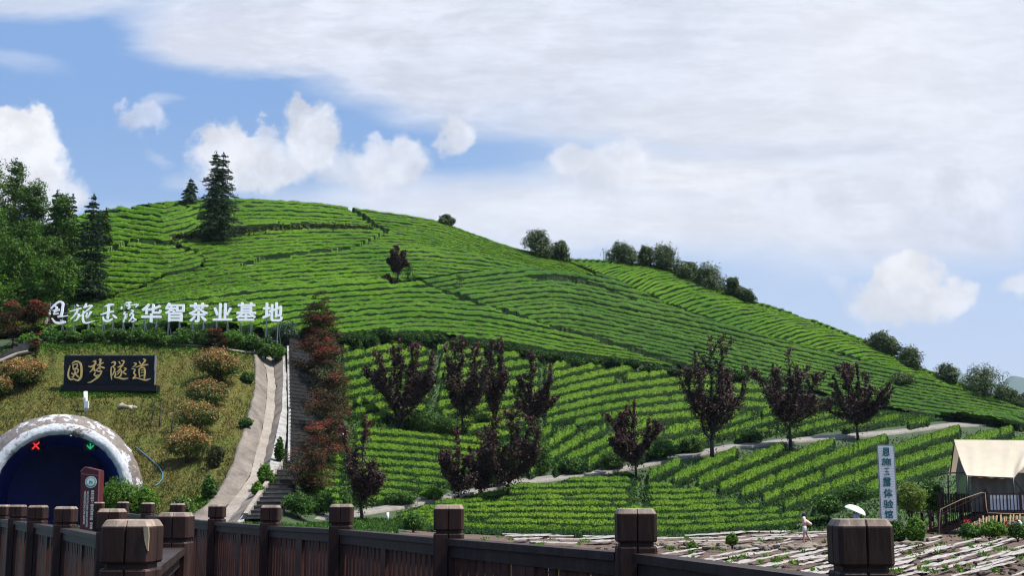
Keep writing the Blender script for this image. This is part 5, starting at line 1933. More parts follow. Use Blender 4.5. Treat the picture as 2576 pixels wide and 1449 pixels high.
# ---- photinia domes
PG = 'photinia bushes on the grass mound'
for u, vt, vb, w, tf, lab in [
    (545, 876, 968, 118, .8, 'coppery photinia bush highest on the right of the mound'),
    (520, 954, 1032, 108, .55, 'greener photinia bush second from the top of the row'),
    (496, 1008, 1100, 118, .5, 'photinia bush third down the row, overlapping its neighbour'),
    (470, 1074, 1168, 116, .75, 'lowest photinia bush of the row, with a clear shadow beneath'),
    (52, 902, 978, 118, .8, 'photinia bush at the left beside the short dark stairs'),
    (-18, 945, 1010, 90, .75, 'photinia bush cut by the left frame edge')]:
    shrub(u, vt, vb, w, lab, 'photinia', 'photinia_tip', tf, PG, 'bush', 'photinia_bush', dens=2.2, lsz=5.0)

# ---- green shrubs along the mound's crown
SG = 'green shrubs behind the grass mound'
names = ['leafy', 'dense', 'spreading', 'ragged', 'low', 'tall', 'rounded', 'loose']
spots = [(72, 838, 876, 62), (128, 826, 866, 60), (178, 830, 868, 62), (236, 824, 866, 66), (292, 826, 866, 58), (345, 822, 868, 66), (400, 824, 870, 60), (458, 824, 872, 66), (512, 828, 874, 60), (582, 830, 878, 70), (628, 838, 886, 66), (668, 848, 896, 60), (694, 862, 906, 46)]
for i, (u, vt, vb, w) in enumerate(spots):
    under = ['left of the first character', 'under the first character', 'under the second character', 'under the third character', 'under the fourth character', 'under the fifth character', 'under the sixth character', 'under the seventh character', 'under the eighth character', 'under the ninth character', 'between the last two characters, lower', 'above the drain', 'at the drain head by the stairs'][i]
    shrub(u, vt, vb, w, '%s green shrub at the mound top %s' % (names[i % 8], under), 'shrub' if i % 3 else 'forest_light', group=SG, dens=.9)
shrub(716, 806, 866, 78, 'bluish green shrub at the stair head under the last character', 'shrub_blue', dens=1.0)
grass_tuft(463, 868, 34, 120, 'tuft of long grass among the shrubs under the characters', 'grassy')

# ---- by the tunnel and drain
shrub(296, 1200, 1300, 96, 'bright green bush against the right leg of the tunnel arch', 'fresh', dens=1.3, lsz=4.6, d=66)
shrub(352, 1222, 1300, 84, 'bright green bush right of the tunnel, under the blue hose', 'fresh', dens=1.3, lsz=4.6, d=66.5)
shrub(455, 1252, 1300, 60, 'low grassy bush at the foot of the mound', 'photinia', dens=.6, d=67)
for u, vt, vb, w, lab in [(622, 935, 965, 34, 'small green bush on the mound near the drain top'), (618, 1050, 1080, 36, 'small bush growing over the drain edge'), (525, 1195, 1262, 40, 'scrubby dark bush near the lower drain'), (540, 1120, 1180, 44, 'thin brown twiggy shrub beside the lower photinia')]:
    shrub(u, vt, vb, w, lab, 'shrub' if u != 540 else 'bank', dens=.6)
shrub(668, 1168, 1226, 44, 'green weeds between the drain and the lower stairs', 'fresh', cat='weeds', name='weed_clump', dens=.8)
shrub(702, 1100, 1170, 22, 'straggly plant against the white curb of the stairs', 'shrub', cat='weeds', name='weed_clump', dens=.5)
shrub(648, 1212, 1250, 34, 'low weeds beside the drain bed further down', 'fresh', cat='weeds', name='weed_clump', dens=.7)
for u, vt, vb, lab in [(402, 985, 1075, 'thin green sapling right of the black board'), (383, 1010, 1060, 'short sapling below the right end of the board'), (432, 1020, 1090, 'bare young sapling between board and photinias')]:
    broadleaf(u, vt, vb, 22, lab, 'photinia', 'saplings on the mound', nb=2, lsz=3.8, dens=.22, trunk=.3, name='sapling')

# ---- below the stairs and along the path
for u, vt, vb, w, lf, lab in [
    (786, 1180, 1252, 70, 'fresh', 'light green bush at the foot of the red maples'),
    (752, 1240, 1300, 84, 'shrub', 'clipped round bush right of the lower stairs'),
    (812, 1236, 1296, 70, 'shrub', 'dark bush between stairs and the nearest plum tree'),
    (1010, 1240, 1272, 90, 'shrub', 'leafy bush on the upper path edge below the plums'),
    (1085, 1226, 1258, 70, 'fresh', 'bright bush on the upper path edge between plums'),
    (1440, 1148, 1194, 80, 'shrub', 'dark bush on the path edge under the steep hedges'),
    (1540, 1136, 1182, 70, 'shrub', 'bushy clump on the path edge left of the rust topped plum'),
    (1668, 1110, 1158, 80, 'shrub', 'bushy clump on the path edge right of the rust topped plum'),
    (1740, 1098, 1140, 60, 'shrub', 'leafy clump left of the tallest plum trunk'),
    (1890, 1078, 1114, 70, 'shrub', 'leafy clump between the tallest and the spreading plum'),
    (1345, 1070, 1190, 90, 'shrub', 'tall leafy thicket beside the wide purple plum'),
    (1240, 1170, 1226, 80, 'shrub', 'dark thicket under the wide purple plum'),
    (1060, 1030, 1090, 90, 'shrub', 'dark thicket under the forked plum'),
    (1120, 1050, 1100, 80, 'shrub', 'dark thicket under the second plum'),
    (1040, 1290, 1335, 60, 'shrub', 'low weedy bush behind the white bollard')]:
    shrub(u, vt, vb, w, lab, lf, group='bushes along the path', dens=.9, lsz=5)

# ---- bushes in the gully between the hill and the fields
for i, u in enumerate([880, 925, 968, 1010, 1052, 1098, 1150, 1215, 1268, 1310, 1352, 1398, 1440, 1490, 1542, 1590, 1640, 1690, 1745, 1800, 1860, 1935, 2010, 2090]):
    hh_ = rng.uniform(20, 32) + (16 if u < 1110 else 0)
    vb_ = float(top_v(u)) + rng.uniform(1, 6)
    shrub(u, vb_ - hh_, vb_, rng.uniform(46, 74), 'dark bush in the gully under the hill terraces, %s from the maples' % (ordinal(i + 1) if i < 20 else ['twenty first', 'twenty second', 'twenty third', 'twenty fourth'][i - 20]), 'gully', group='bushes in the gully', lsz=4.4, dens=.9)

# ---- right: around tent and sign
for u, vt, vb, w, lf, lab, dd in [
    (2290, 1212, 1300, 90, 'grassy', 'yellow green grassy bush right of the white sign', 74),
    (2345, 1205, 1300, 70, 'shrub', 'dark green bush left of the tent', 77),
    (2255, 1310, 1372, 56, 'shrub', 'climbing plant clump behind the big right post', 66),
    (2305, 1300, 1372, 50, 'fresh', 'tall leafy plant left of the wooden stairs', 69),
    (2440, 1318, 1356, 60, 'shrub', 'low plants under the wooden stairs', 71),
    (2500, 1312, 1358, 66, 'fresh', 'flowering plants before the bamboo stakes', 71),
    (2560, 1318, 1358, 50, 'shrub', 'leafy plants at the right end of the stakes', 71),
    (2150, 1215, 1262, 110, 'shrub', 'dark overhanging hedge bush left of the white sign', 86),
    (2085, 1245, 1300, 60, 'shrub', 'round hedge end behind the walking woman', 85)]:
    shrub(u, vt, vb, w, lab, lf, group='plants around the tent', dens=1.2, lsz=5, d=min(dd, float(depth(u, vb))))

# ---- undergrowth between the hedges
n = 110000
gu = rng.uniform(720, 2650, n)
f = rng.uniform(0, 1, n)
gv = top_v(gu) - 8 + f * (path_v(gu) - 6 - top_v(gu))
k2 = rng.uniform(size=n) < .30
gv = np.where(k2 & (gu > 1000), path_v(gu) + 8 + rng.uniform(0, 1, n) * (toe_v(gu) - path_v(gu) - 8), gv)
okk = (gv < toe_v(gu)) & ~((gu < 812) & (gv < 1190)) & ((gv - path_v(gu) > 17) | (gv - path_v(gu) < -6)) & (gu > 770 + np.maximum(0, 60 - (gv - 1190)) * .0)
c = S(gu[okk], gv[okk], .05) + rng.normal(size=(okk.sum(), 3)) * .08
V, Fq = blades(c, .28, .12, dirs=np.array([0, -.2, .7]), spread=.9)
tag(link_mesh('undergrowth', V, Fq, LM['shrub']), 'low green undergrowth between the tea hedges', 'undergrowth', kind='stuff')

# rough grass on the flat between the walkway and the slopes
n = 26000
gu = rng.uniform(-80, 1000, n); gv = rng.uniform(1309, 1345, n)
c = S(gu, gv, .06)
kp = ~((gu > 486) & (gu < 720) & (gv < 1322)) & (gv > np.where(gu > 720, path_v(gu) + 17, 1316)) & ~((abs(gu - 120) < 230) & (gv < 1330))
V, Fq = blades(c[kp], .32, .09, dirs=np.array([0, -.1, .9]), spread=.8)
tag(link_mesh('rough_grass', V, Fq, LM['shrub']), 'rough green grass on the flat between the walkway and the slopes', 'grass', kind='stuff')

# ------------------------------------------------------------------ wooden fences of the walkway
def wood_mat(name, a, b_, c_, wear=None, gloss=.5):
    m, t, b = new_mat(name)
    k = noise(t, 14, 7, .7, stretch=(1, 1, .12))
    k2 = noise(t, 3.0, 6, .7)
    col = ramp(t, k, [a, b_, c_], [.3, .55, .75])
    col = mixc(t, 1.0, col, ramp(t, k2, [(.55, .55, .58), (1.35, 1.25, 1.15)], [.3, .7]), 'MULTIPLY')
    if wear:
        k3 = noise(t, 22, 8, .75, stretch=(1, 1, .4))
        col = mixc(t, ramp(t, k3, [(0, 0, 0), (1, 1, 1)], [wear, wear + .06]), col, (.36, .29, .24))
    t.links.new(col, b.inputs['Base Color'])
    b.inputs['Roughness'].default_value = gloss
    b.inputs['Specular IOR Level'].default_value = .15
    bump(t, b, k, .8, .006)
    return m
M['wood'] = wood_mat('dark_stained_wood', (.024, .0125, .011), (.043, .023, .0195), (.072, .040, .034), .72)
M['wood_slat'] = wood_mat('reddish_slat_wood', (.044, .018, .014), (.078, .033, .026), (.125, .056, .045), .76)
M['wood_rail'] = wood_mat('weathered_rail_wood', (.024, .016, .014), (.042, .029, .025), (.070, .052, .046), .72)
M['wood_top'] = wood_mat('worn_post_top', (.13, .10, .085), (.28, .225, .19), (.46, .40, .36), .54, .75)
M['wood_raw'] = wood_mat('split_raw_wood', (.20, .15, .10), (.34, .27, .18), (.46, .38, .27), None, .7)

PS = .16
def post_section(h, n=.006, ch=.012):
    """square with chamfered corners and a saw groove down the middle of each side"""
    p = []
    for k in range(4):
        an = k * math.pi / 2
        ca, sa = math.cos(an), math.sin(an)
        for x, y in ((-h + ch, -h), (-n, -h), (0, -h + n * 1.6), (n, -h), (h - ch, -h), (h, -h + ch)):
            p.append((x * ca - y * sa, x * sa + y * ca))
    return np.array(p)

def loft(mb, rings, mi=0, cap=True):
    rings = np.asarray(rings, float)
    a, n = rings.shape[:2]
    f = []
    for i in range(a - 1):
        for j in range(n):
            j2 = (j + 1) % n
            f.append((i * n + j, i * n + j2, (i + 1) * n + j2, (i + 1) * n + j))
    if cap:
        f.append(tuple((a - 1) * n + j for j in range(n)))
        f.append(tuple(range(n - 1, -1, -1)))
    return mb.add(rings.reshape(-1, 3), f, mi)

def fence_post(x, y, zt, fence, ang=0.0, first=False):
    ca, sa = math.cos(ang), math.sin(ang)
    def ring(s, z, sc=1.0):
        q = post_section(PS / 2 * s, .0045 * sc, .012)
        return np.stack([x + q[:, 0] * ca - q[:, 1] * sa, y + q[:, 0] * sa + q[:, 1] * ca, np.full(len(q), z)], 1)
    mb = MB()
    loft(mb, [ring(1, -.4), ring(1, zt - .157), ring(.95, zt - .150)])
    loft(mb, [ring(.84, zt - .150, .2), ring(.84, zt - .128, .2)], cap=False)
    body = mb.build('post', M['wood'], fence)
    mb = MB()
    loft(mb, [ring(.95, zt - .134), ring(1, zt - .127), ring(1, zt - .024), ring(.985, zt - .020)])
    loft(mb, [ring(.985, zt - .0205), ring(.86, zt - .002), ring(.80, zt + .001 * rng.uniform(0, 1))], mi=1)
    cap = mb.build('cap', [M['wood'], M['wood_top']], body)
    return body

def fence_run(name, label, posts, end_stub=None):
    root = thing('wooden_fence', label, 'fence', (posts[0][0], posts[0][1], 0))
    for i, (x, y, zt) in enumerate(posts):
        fence_post(x, y, zt, root)
    for i in range(len(posts) - 1):
        a, b = np.array(posts[i]), np.array(posts[i + 1])
        fence_span(root, a, b)
    return root

def fence_span(root, a, b):
    d = (b - a); d[2] = 0
    L_ = np.linalg.norm(d[:2])
    e = d / L_
    A = a + e * PS * .5; B = b - e * PS * .5
    L2 = np.linalg.norm((B - A)[:2])
    nrm = np.array([-e[1], e[0], 0])
    zt = lambda f: (a[2] + (b[2] - a[2]) * f)
    p = lambda f, dz, off=0.0: np.array([A[0] + (B[0] - A[0]) * f, A[1] + (B[1] - A[1]) * f, zt(f) + dz]) + nrm * off
    mb = MB()
    mb.beam(p(.003, -.195), p(.997, -.195), .105, .035)
    mb.beam(p(.003, -.245), p(.997, -.245), .060, .058)
    mb.build('rail', M['wood_rail'], root)
    mb = MB()
    n = max(6, int(L2 / .098))
    for i in range(n):
        f = (i + .5) / n
        w = .066
        if abs(i - (n - 1) / 2) < .6: w = .090
        top = p(f, -.2755, rng.normal() * .002)
        bt = np.array([top[0], top[1], .12])
        mb.beam(bt, top, w, .018 if w < .08 else .045, up=nrm)
    mb.build('slat_panel', M['wood_slat'], root)
    mb = MB().beam(np.array([*p(.003, 0)[:2], .09]), np.array([*p(.997, 0)[:2], .09]), .06, .06)
    mb.build('bottom_rail', M['wood_rail'], root)

def post_at(u, vt, d):
    q = P(u, vt, d)
    return (q[0], q[1], q[2])
right = [post_at(*q) for q in [(2161, 1306, 3.9), (1598, 1280, 5.4), (1130, 1271, 7.15), (860, 1269, 9.5), (682, 1272, 11.7), (547, 1270, 13.9), (447, 1267, 16.3), (373, 1265, 18.5), (310, 1263, 21.0), (250, 1264, 23.4)]]
fence_run('wooden_fence', 'dark wooden walkway fence running from the right foreground to the far left', right)
left = [post_at(*q) for q in [(335, 1308, 4.2), (444, 1290, 6.9), (283, 1281, 8.8), (167, 1275, 11.2), (97, 1272, 13.1), (46, 1271, 15.0), (8, 1271, 17.0), (-30, 1270, 19.2)]]
lf = fence_run('wooden_fence', 'dark wooden walkway fence at the lower left with the split corner post', left)
# split corner of the nearest post: bare wood where a long splinter broke off
x, y, zt = left[0]
h = PS / 2
q = [(x + h * .70, y - h - .003, zt - .023), (x + h * .90, y - h - .003, zt - .021), (x + h * .93, y - h - .003, zt - .05), (x + h * .92, y - h - .003, zt - .095), (x + h * .86, y - h - .003, zt - .088), (x + h * .76, y - h - .003, zt - .062)]
cap0 = [o for o in bpy.data.objects if o.name.startswith('cap') and o.parent and o.parent.parent == lf][0]
MB().prism(q, (0, .012, 0)).build('split_scar', M['wood_raw'], cap0)
# the walkway's own deck
mb = MB()
dk = [(-9, 1.0, 0), (3.2, 1.0, 0), (1.6, 4.6, 0), (-3.4, 14.2, 0), (-8.4, 23.6, 0), (-9.6, 22.0, 0)]
mb.prism([(x_, y_, -.02) for x_, y_, _ in dk], (0, 0, -.2))
tag(mb.build('walkway', M['wood_rail']), kind='structure')

# ------------------------------------------------------------------ white mulch film on the brown field
M['film'] = plain('white_mulch_film', (.29, .27, .25), .6, 0, .3, 3, .1)
def film(u0, v0, u1, v1, wpx, lab):
    L_ = abs(u1 - u0)
    n = max(5, int(L_ / 9))
    f = np.linspace(0, 1, n)
    uu = u0 + (u1 - u0) * f
    vm = v0 + (v1 - v0) * f + np.cumsum(rng.normal(size=n)) * .5
    prof = np.clip(np.minimum(f, 1 - f) * 9, .12, 1) * np.clip(1 + .38 * rng.normal(size=n), .25, 1.7) * wpx * .36
    e1 = S(uu + rng.normal(size=n) * 1.2, vm + prof, .05)
    e2 = S(uu + rng.normal(size=n) * 1.2, vm - prof * np.clip(1 + .4 * rng.normal(size=n), .3, 1.6), .07)
    md = (e1 + e2) / 2
    md[:, 2] += .025 + .012 * rng.normal(size=n)
    mb = MB().grid([e1, md, e2], smooth=False)
    return tag(mb.build('mulch_film', M['film'], origin=md[n // 2]), lab, 'plastic film', 'torn white mulch film strips')
FL = 'torn strip of white plastic mulch film lying on brown soil'
for row, (v, u0, u1, wp) in enumerate([(1346, 1225, 2090, 2.6), (1351.5, 1235, 2120, 3.0), (1358.5, 1260, 2060, 3.4), (1366, 1300, 1990, 3.6)]):
    u = u0 + rng.uniform(0, 40)
    while u < u1:
        ln = rng.uniform(70, 190)
        film(u, v + rng.normal() * .8 - (u - 1500) * .004, min(u + ln, u1), v + rng.normal() * .8 - (u + ln - 1500) * .010, wp * rng.uniform(.8, 1.2), FL)
        u += ln + rng.uniform(6, 26)
for k in range(11):
    v = 1386 + k * 7.2 + max(0, k - 6) * 1.5
    u = 1500 + rng.uniform(-60, 40) + (k % 3) * 30 - k * 12
    while u < 2640:
        ln = rng.uniform(60, 170)
        sl_ = .16 + .0001 * (u - 1500)
        off = -(u - 1700) * .03
        film(u, v + off + ln * sl_ * .5, u + ln, v + off - ln * sl_ * .5, (3.2 + k * .25) * rng.uniform(.7, 1.2), FL)
        u += ln + rng.uniform(14, 60)
# dry stone ledge across the field
sw = thing('dry_stone_ledge', 'low dry stone ledge of rough brown rocks crossing the field', 'stone wall', S(1850, 1378))
mb = MB()
bm = bmesh.new(); bmesh.ops.create_icosphere(bm, subdivisions=1, radius=1.0)
IV = np.array([v.co for v in bm.verts]); IF = [tuple(x.index for x in f.verts) for f in bm.faces]; bm.free()
for i in range(170):
    u = rng.uniform(1590, 2330)
    v = np.interp(u, [1590, 1800, 2000, 2150, 2330], [1374, 1379, 1381, 1378, 1368]) + rng.uniform(-5, 6)
    r = rng.uniform(.09, .26)
    V = IV * np.array([r * rng.uniform(1, 1.8), r, r * rng.uniform(.5, .8)]) * rng.uniform(.8, 1.2, (len(IV), 1)) + S(u, v, r * .4)
    mb.add(V, IF)
M['ledge'] = concrete('ledge_stone', (.07, .055, .04), (.26, .21, .155), 3)
mb.build('stones', M['ledge'], sw)
# clods and weeds of the field
mb = MB()
for i in range(420):
    u, v = rng.uniform(1180, 2640), rng.uniform(1348, 1446)
    r = rng.uniform(.04, .12)
    mb.add(IV * np.array([r * 1.3, r, r * .7]) * rng.uniform(.7, 1.3, (len(IV), 1)) + S(u, v, 0), IF)
tag(mb.build('clods', M['field']), 'brown clods scattered over the field', 'soil', kind='stuff')
n = 2600
cu, cv = rng.uniform(1180, 2640, 200), rng.uniform(1346, 1446, 200)
ix = rng.integers(0, 200, n)
c = S(cu[ix] + rng.normal(size=n) * 5, cv[ix] + rng.normal(size=n) * .8, .07)
V, Fq = blades(c, .19, .07, dirs=np.array([0, 0, .8]), spread=.8)
tag(link_mesh('field_weeds', V, Fq, LM['fresh']), 'small green weeds sprouting across the brown field', 'weeds', kind='stuff')
for u, vb, lab in [(1842, 1376, 'leafy weed standing on the stone ledge, mid field'), (1742, 1384, 'small weed at the foot of the stone ledge')]:
    shrub(u, vb - 34 + (u < 1800) * 14, vb, 30, lab, 'fresh', cat='weed', name='weed_clump', dens=.7)
bl = S(975, 1313)
t = thing('bollard_light', 'small white bollard light on a round base near the nearest plum', 'bollard', bl)
m_ = px(bl[1])
MB().tube([bl, bl + np.array([0, 0, 22 * m_])], [3.6 * m_, 3.4 * m_], 12).build('shaft', M['white_paint'], t)
MB().tube([bl + np.array([0, 0, -.1]), bl + np.array([0, 0, .06])], [11 * m_, 9 * m_], 14).build('base', M['drain_white'], t)

# ------------------------------------------------------------------ tall white sign
SD = 60.0
M['board_white'] = plain('white_corrugated_board', (.80, .81, .84), .45, 0, .04, 3)
M['teal'] = plain('teal_lettering', (.010, .11, .14), .5, 0, .1, 4)
sg = thing('vertical_sign', 'tall narrow white sign with teal brush characters before the hedges', 'sign board', P(2232, 1350, SD))
mb = MB()
nl = 46
lean = lambda v: (v - 1122) * .05
for i in range(nl):
    v0, v1 = 1122 + 190 * i / nl, 1122 + 190 * (i + 1) / nl
    a0, a1 = 2207.5 + lean(v0), 2247.5 + lean(v0)
    b0, b1 = 2207.5 + lean(v1), 2247.5 + lean(v1)
    q0, q1 = P(a0, v0, SD), P(a1, v0, SD)
    r0_, r1_ = P(b0, v1 - .7, SD + .0), P(b1, v1 - .7, SD + .0)
    s0, s1 = P(b0, v1, SD + .03), P(b1, v1, SD + .03)
    mb.add([q0, q1, r1_, r0_, s0, s1], [(0, 3, 2, 1), (3, 4, 5, 2)])
bk = [P(2207.5, 1122, SD + .06), P(2247.5, 1122, SD + .06), P(2257, 1312, SD + .06), P(2217, 1312, SD + .06)]
mb.prism(bk, (0, .08, 0))
mb.build('corrugated_board', M['board_white'], sg)
mb = MB()
for a_, b_ in (((2207, 1121), (2248, 1121)), ((2207, 1121), (2216.5, 1312)), ((2248, 1121), (2257.5, 1312)), ((2216.5, 1312), (2257.5, 1312))):
    mb.beam(P(*a_, SD + .02), P(*b_, SD + .02), .05, .04, up=(0, 1, 0))
mb.build('frame', M['steel'], sg)
mb = MB()
for u in (2221, 2252):
    mb.beam(P(u, 1312, SD + .08), P(u + 2, 1372, SD + .08), .07, .07, up=(0, 1, 0))
mb.build('legs', M['steel'], sg)
zs = [(1135, 155), (1165, 155), (1135, 155)]
boxes = [(225, 170, 350, 315), (212, 340, 375, 468), (255, 500, 350, 628), (238, 660, 372, 812), (245, 845, 395, 1000), (242, 1030, 412, 1172), (262, 1200, 405, 1340)]
for ch, (x0, y0, x1, y1) in zip('恩施玉露体验馆', boxes):
    cv = lambda x, y: ((2660 + x / 5.37) * .8214, (1340 + y / 5.37) * .8214)
    u0, v0 = cv(x0, y0); u1, v1 = cv(x1, y1)
    if ch == '玉':
        mb = brush([[(12, 14, 15), (50, 9, 15), (88, 8, 15)], [(50, 10, 15), (49, 50, 14), (50, 92, 15)], [(20, 52, 14), (80, 46, 14)], [(2, 95, 16), (50, 90, 14), (98, 90, 16)], [(66, 62, 8), (82, 78, 18)]], .001)
        V = np.concatenate(mb.V); Fs = mb.F
        V = np.stack([(V[:, 0] / 100 - .5) * (u1 - u0), (.5 - V[:, 1] / 100) * (v1 - v0), V[:, 2]], 1)
    else:
        V, Fs = fit_text(ch, u1 - u0, v1 - v0, .036, 0, 0.0)
    p = P((u0 + u1) / 2 + V[:, 0], (v0 + v1) / 2 - V[:, 1], SD - .06)
    p[:, 1] -= V[:, 2]
    link_mesh('teal_character', p, Fs, M['teal'], sg)

# ------------------------------------------------------------------ canvas tent on its deck
TDp = 73.0
M['canvas'] = plain('cream_canvas', (.60, .53, .42), .8, 0, .06, 2.0, .1, .2)
def canvas_tr():
    m = M['canvas']; t = m.node_tree; b = t.nodes['Principled BSDF']
    tr = t.nodes.new('ShaderNodeBsdfTranslucent'); tr.inputs[0].default_value = (.60, .50, .36, 1)
    mx = t.nodes.new('ShaderNodeMixShader'); mx.inputs[0].default_value = .25
    t.links.new(b.outputs[0], mx.inputs[1]); t.links.new(tr.outputs[0], mx.inputs[2])
    t.links.new(mx.outputs[0], t.nodes['Material Output'].inputs[0])
canvas_tr()
M['wallcloth'] = plain('grey_tent_wall', (.15, .14, .115), .8, 0, .12, 2)
M['deckwood'] = wood_mat('red_brown_deck_wood', (.022, .010, .009), (.045, .020, .017), (.075, .035, .03))
M['bamboo'] = wood_mat('dry_bamboo', (.18, .12, .07), (.30, .21, .13), (.40, .31, .20), None, .6)
M['banner'] = plain('white_banner', (.70, .71, .76), .5, 0, .05)
M['clear'] = plain('tent_window_film', (.16, .19, .14), .25, 0, .15, 2)
tent = thing('safari_tent', 'cream canvas tent on a wooden deck at the right frame edge', 'tent', P(2520, 1289, TDp + 2))
def lerp(a, b, t): return np.asarray(a) * (1 - t) + np.asarray(b) * t
# front slope
rid = [(2400, 1107), (2450, 1107), (2500, 1107.5), (2550, 1108), (2600, 1109), (2660, 1111)]
eav = [(2433, 1198), (2470, 1200.5), (2510, 1203), (2549, 1204), (2585, 1166), (2660, 1092 + 40)]
nu, nvv = 40, 14
Gt = np.zeros((nvv + 1, nu + 1, 3))
for i in range(nvv + 1):
    f = i / nvv
    for j in range(nu + 1):
        s = j / nu * 5
        r_ = [np.interp(s, range(6), [p_[k] for p_ in rid]) for k in (0, 1)]
        e_ = [np.interp(s, range(6), [p_[k] for p_ in eav]) for k in (0, 1)]
        de = np.interp(s, range(6), [TDp, TDp, TDp, TDp, TDp + .4, TDp + 1])
        A = P(*r_, TDp + 3.2); B_ = P(*e_, de)
        q = lerp(A, B_, f)
        q[2] -= .22 * math.sin(math.pi * f) * (1.0)
        q[2] += .030 * math.sin(s * 9 + f * 3) * f + .07 * math.sin((s - 3) * 6 + f * 8) * math.exp(-(s - 3.3) ** 2) * math.sin(math.pi * f)
        q[1] -= .05 * math.sin(s * 7 + 4 * f) * math.sin(math.pi * f)
        Gt[i, j] = q
mb = MB().grid(Gt)
mb.grid(Gt[::-1] + np.array([0, .03, -.03]))
mb.build('roof_front', M['canvas'], tent)
# rear slope, seen end on past the gable
A0, A1 = P(2400, 1107, TDp + 3.2), P(2660, 1111, TDp + 3.2)
B0, B1 = P(2384, 1196, TDp + 6.4), P(2640, 1200, TDp + 6.4)
Gb = np.array([[lerp(lerp(A0, A1, s), lerp(B0, B1, s), f) + np.array([0, 0, -.25 * math.sin(math.pi * f)]) for s in np.linspace(0, 1, 12)] for f in np.linspace(0, 1, 10)])
MB().grid(Gb).build('roof_rear', M['canvas'], tent)
# walls
wz = P(2420, 1289, TDp + 1.2)[2]
def wallp(u, v, d): return P(u, v, d)
mb = MB()
w_ = [P(2440, 1190, TDp + 1.0), P(2640, 1190, TDp + 1.0)]
for x0, x1, mi in ((0, .46, 0), (.46, 1, 0)):
    a_, b_ = lerp(w_[0], w_[1], x0 + .004), lerp(w_[0], w_[1], x1)
    gg = np.array([[lerp(a_, b_, s) * np.array([1, 1, 0]) + np.array([0, .05 * math.sin(s * 24), z]) for s in np.linspace(0, 1, 30)] for z in (wz, a_[2])])
    mb.grid(gg)
mb.build('front_wall', M['wallcloth'], tent)
mb = MB()
a_, b_ = P(2440, 1190, TDp + 1.0), P(2404, 1190, TDp + 5.6)
pk = P(2416, 1125, TDp + 3.2)
mb.add([(a_[0], a_[1], wz), (b_[0], b_[1], wz), b_, pk, a_], [(0, 1, 2, 3, 4)])
mb.build('gable_wall', M['wallcloth'], tent)
mb = MB()
a2, b2 = lerp(a_, b_, .18), lerp(a_, b_, .80)
off = np.array([-.03, -.01, 0])
mb.add([np.array([a2[0], a2[1], wz + .3]) + off, np.array([b2[0], b2[1], wz + .3]) + off, np.array([b2[0], b2[1], b_[2] - .2]) + off, np.array([a2[0], a2[1], a_[2] - .1]) + off], [(0, 1, 2, 3)])
mb.build('window', M['clear'], tent)
# poles
mb = MB()
def pole(a, b, r=.045): mb.tube([a, b], r, 8)
pole(P(2433, 1198, TDp), P(2433, 1289, TDp)); pole(P(2549, 1203, TDp), P(2553, 1289, TDp)); pole(P(2549, 1203, TDp), P(2590, 1262, TDp + 1.0), .035)
pole(P(2385, 1196, TDp + 6.2), P(2386, 1280, TDp + 6.2)); pole(P(2401, 1110, TDp + 3.2), P(2390, 1196, TDp + 5.2), .04)
pole(P(2433, 1198, TDp), P(2549, 1203.5, TDp), .03); pole(P(2370, 1191, TDp + 4), P(2436, 1190, TDp + 1), .04)
mb.build('poles', M['black_metal'], tent)

# deck
dz = P(2480, 1289, TDp)[2]
def dp(u, d, z): return np.array([P(u, 1289, d)[0], d, z])
deck = thing('wooden_deck', 'reddish brown wooden deck with stairs and railings under the tent', 'deck', P(2480, 1353, TDp))
dl, dr = dp(2476, TDp, 0)[0], dp(2680, TDp, 0)[0]
dback = TDp + 7.5
dl2 = dp(2365, TDp + 1.6, 0)[0]
mb = MB()
nb = 30
for i in range(nb):
    y0 = TDp - .4 + (dback - TDp + .4) * i / nb
    y1 = TDp - .4 + (dback - TDp + .4) * (i + .93) / nb
    xl = dl if y0 < TDp + 1.7 else dl2
    mb.box(((xl + dr) / 2, (y0 + y1) / 2, dz - .03), (dr - xl, y1 - y0, .05))
mb.build('floor', M['deckwood'], deck)
mb = MB().box(((dl + dr) / 2, TDp - .43, dz - .10), (dr - dl, .06, .22))
mb.box((dl - .03, TDp + .6, dz - .10), (.06, 2.0, .22))
for x_ in (dl + .08, (dl + dr) / 2, dr - .3, dl2 + .2):
    for y_ in (TDp - .3, TDp + 4):
        zb = S(2480, 1352)[2] - .3
        mb.box((x_, y_ + (1.6 if x_ < dl else 0), (zb + dz) / 2), (.14, .14, dz - zb))
mb.build('fascia', M['deckwood'], deck)
RH = (1289 - 1244) * px(TDp)
mb = MB()
for x_ in (dl + .06, dl + 1.9, dl + 3.6):
    mb.box((x_, TDp - .36, dz + (RH + .12) / 2), (.12, .12, RH + .12))
mb.box(((dl + dr) / 2, TDp - .36, dz + RH - .02), (dr - dl - .05, .07, .05))
mb.box(((dl + dr) / 2, TDp - .36, dz + .08), (dr - dl - .05, .05, .05))
nb_ = int((dr - dl) / .19)
for i in range(nb_):
    x_ = dl + .2 + i * .19
    mb.box((x_, TDp - .36, dz + RH / 2), (.045, .03, RH - .1))
mb.build('front_railing', M['deckwood'], deck)
mb = MB()
for x_ in np.arange(dl2 + .05, dl - .1, .95):
    mb.box((x_, TDp + 1.72, dz + (RH + .1) / 2), (.12, .12, RH + .1))
mb.box(((dl2 + dl) / 2, TDp + 1.72, dz + RH - .02), (dl - dl2 - .02, .07, .06))
for i in range(int((dl - dl2) / .15)):
    mb.box((dl2 + .1 + i * .15, TDp + 1.74, dz + RH / 2 - .05), (.11, .03, RH))
mb.build('side_railing', M['deckwood'], deck)
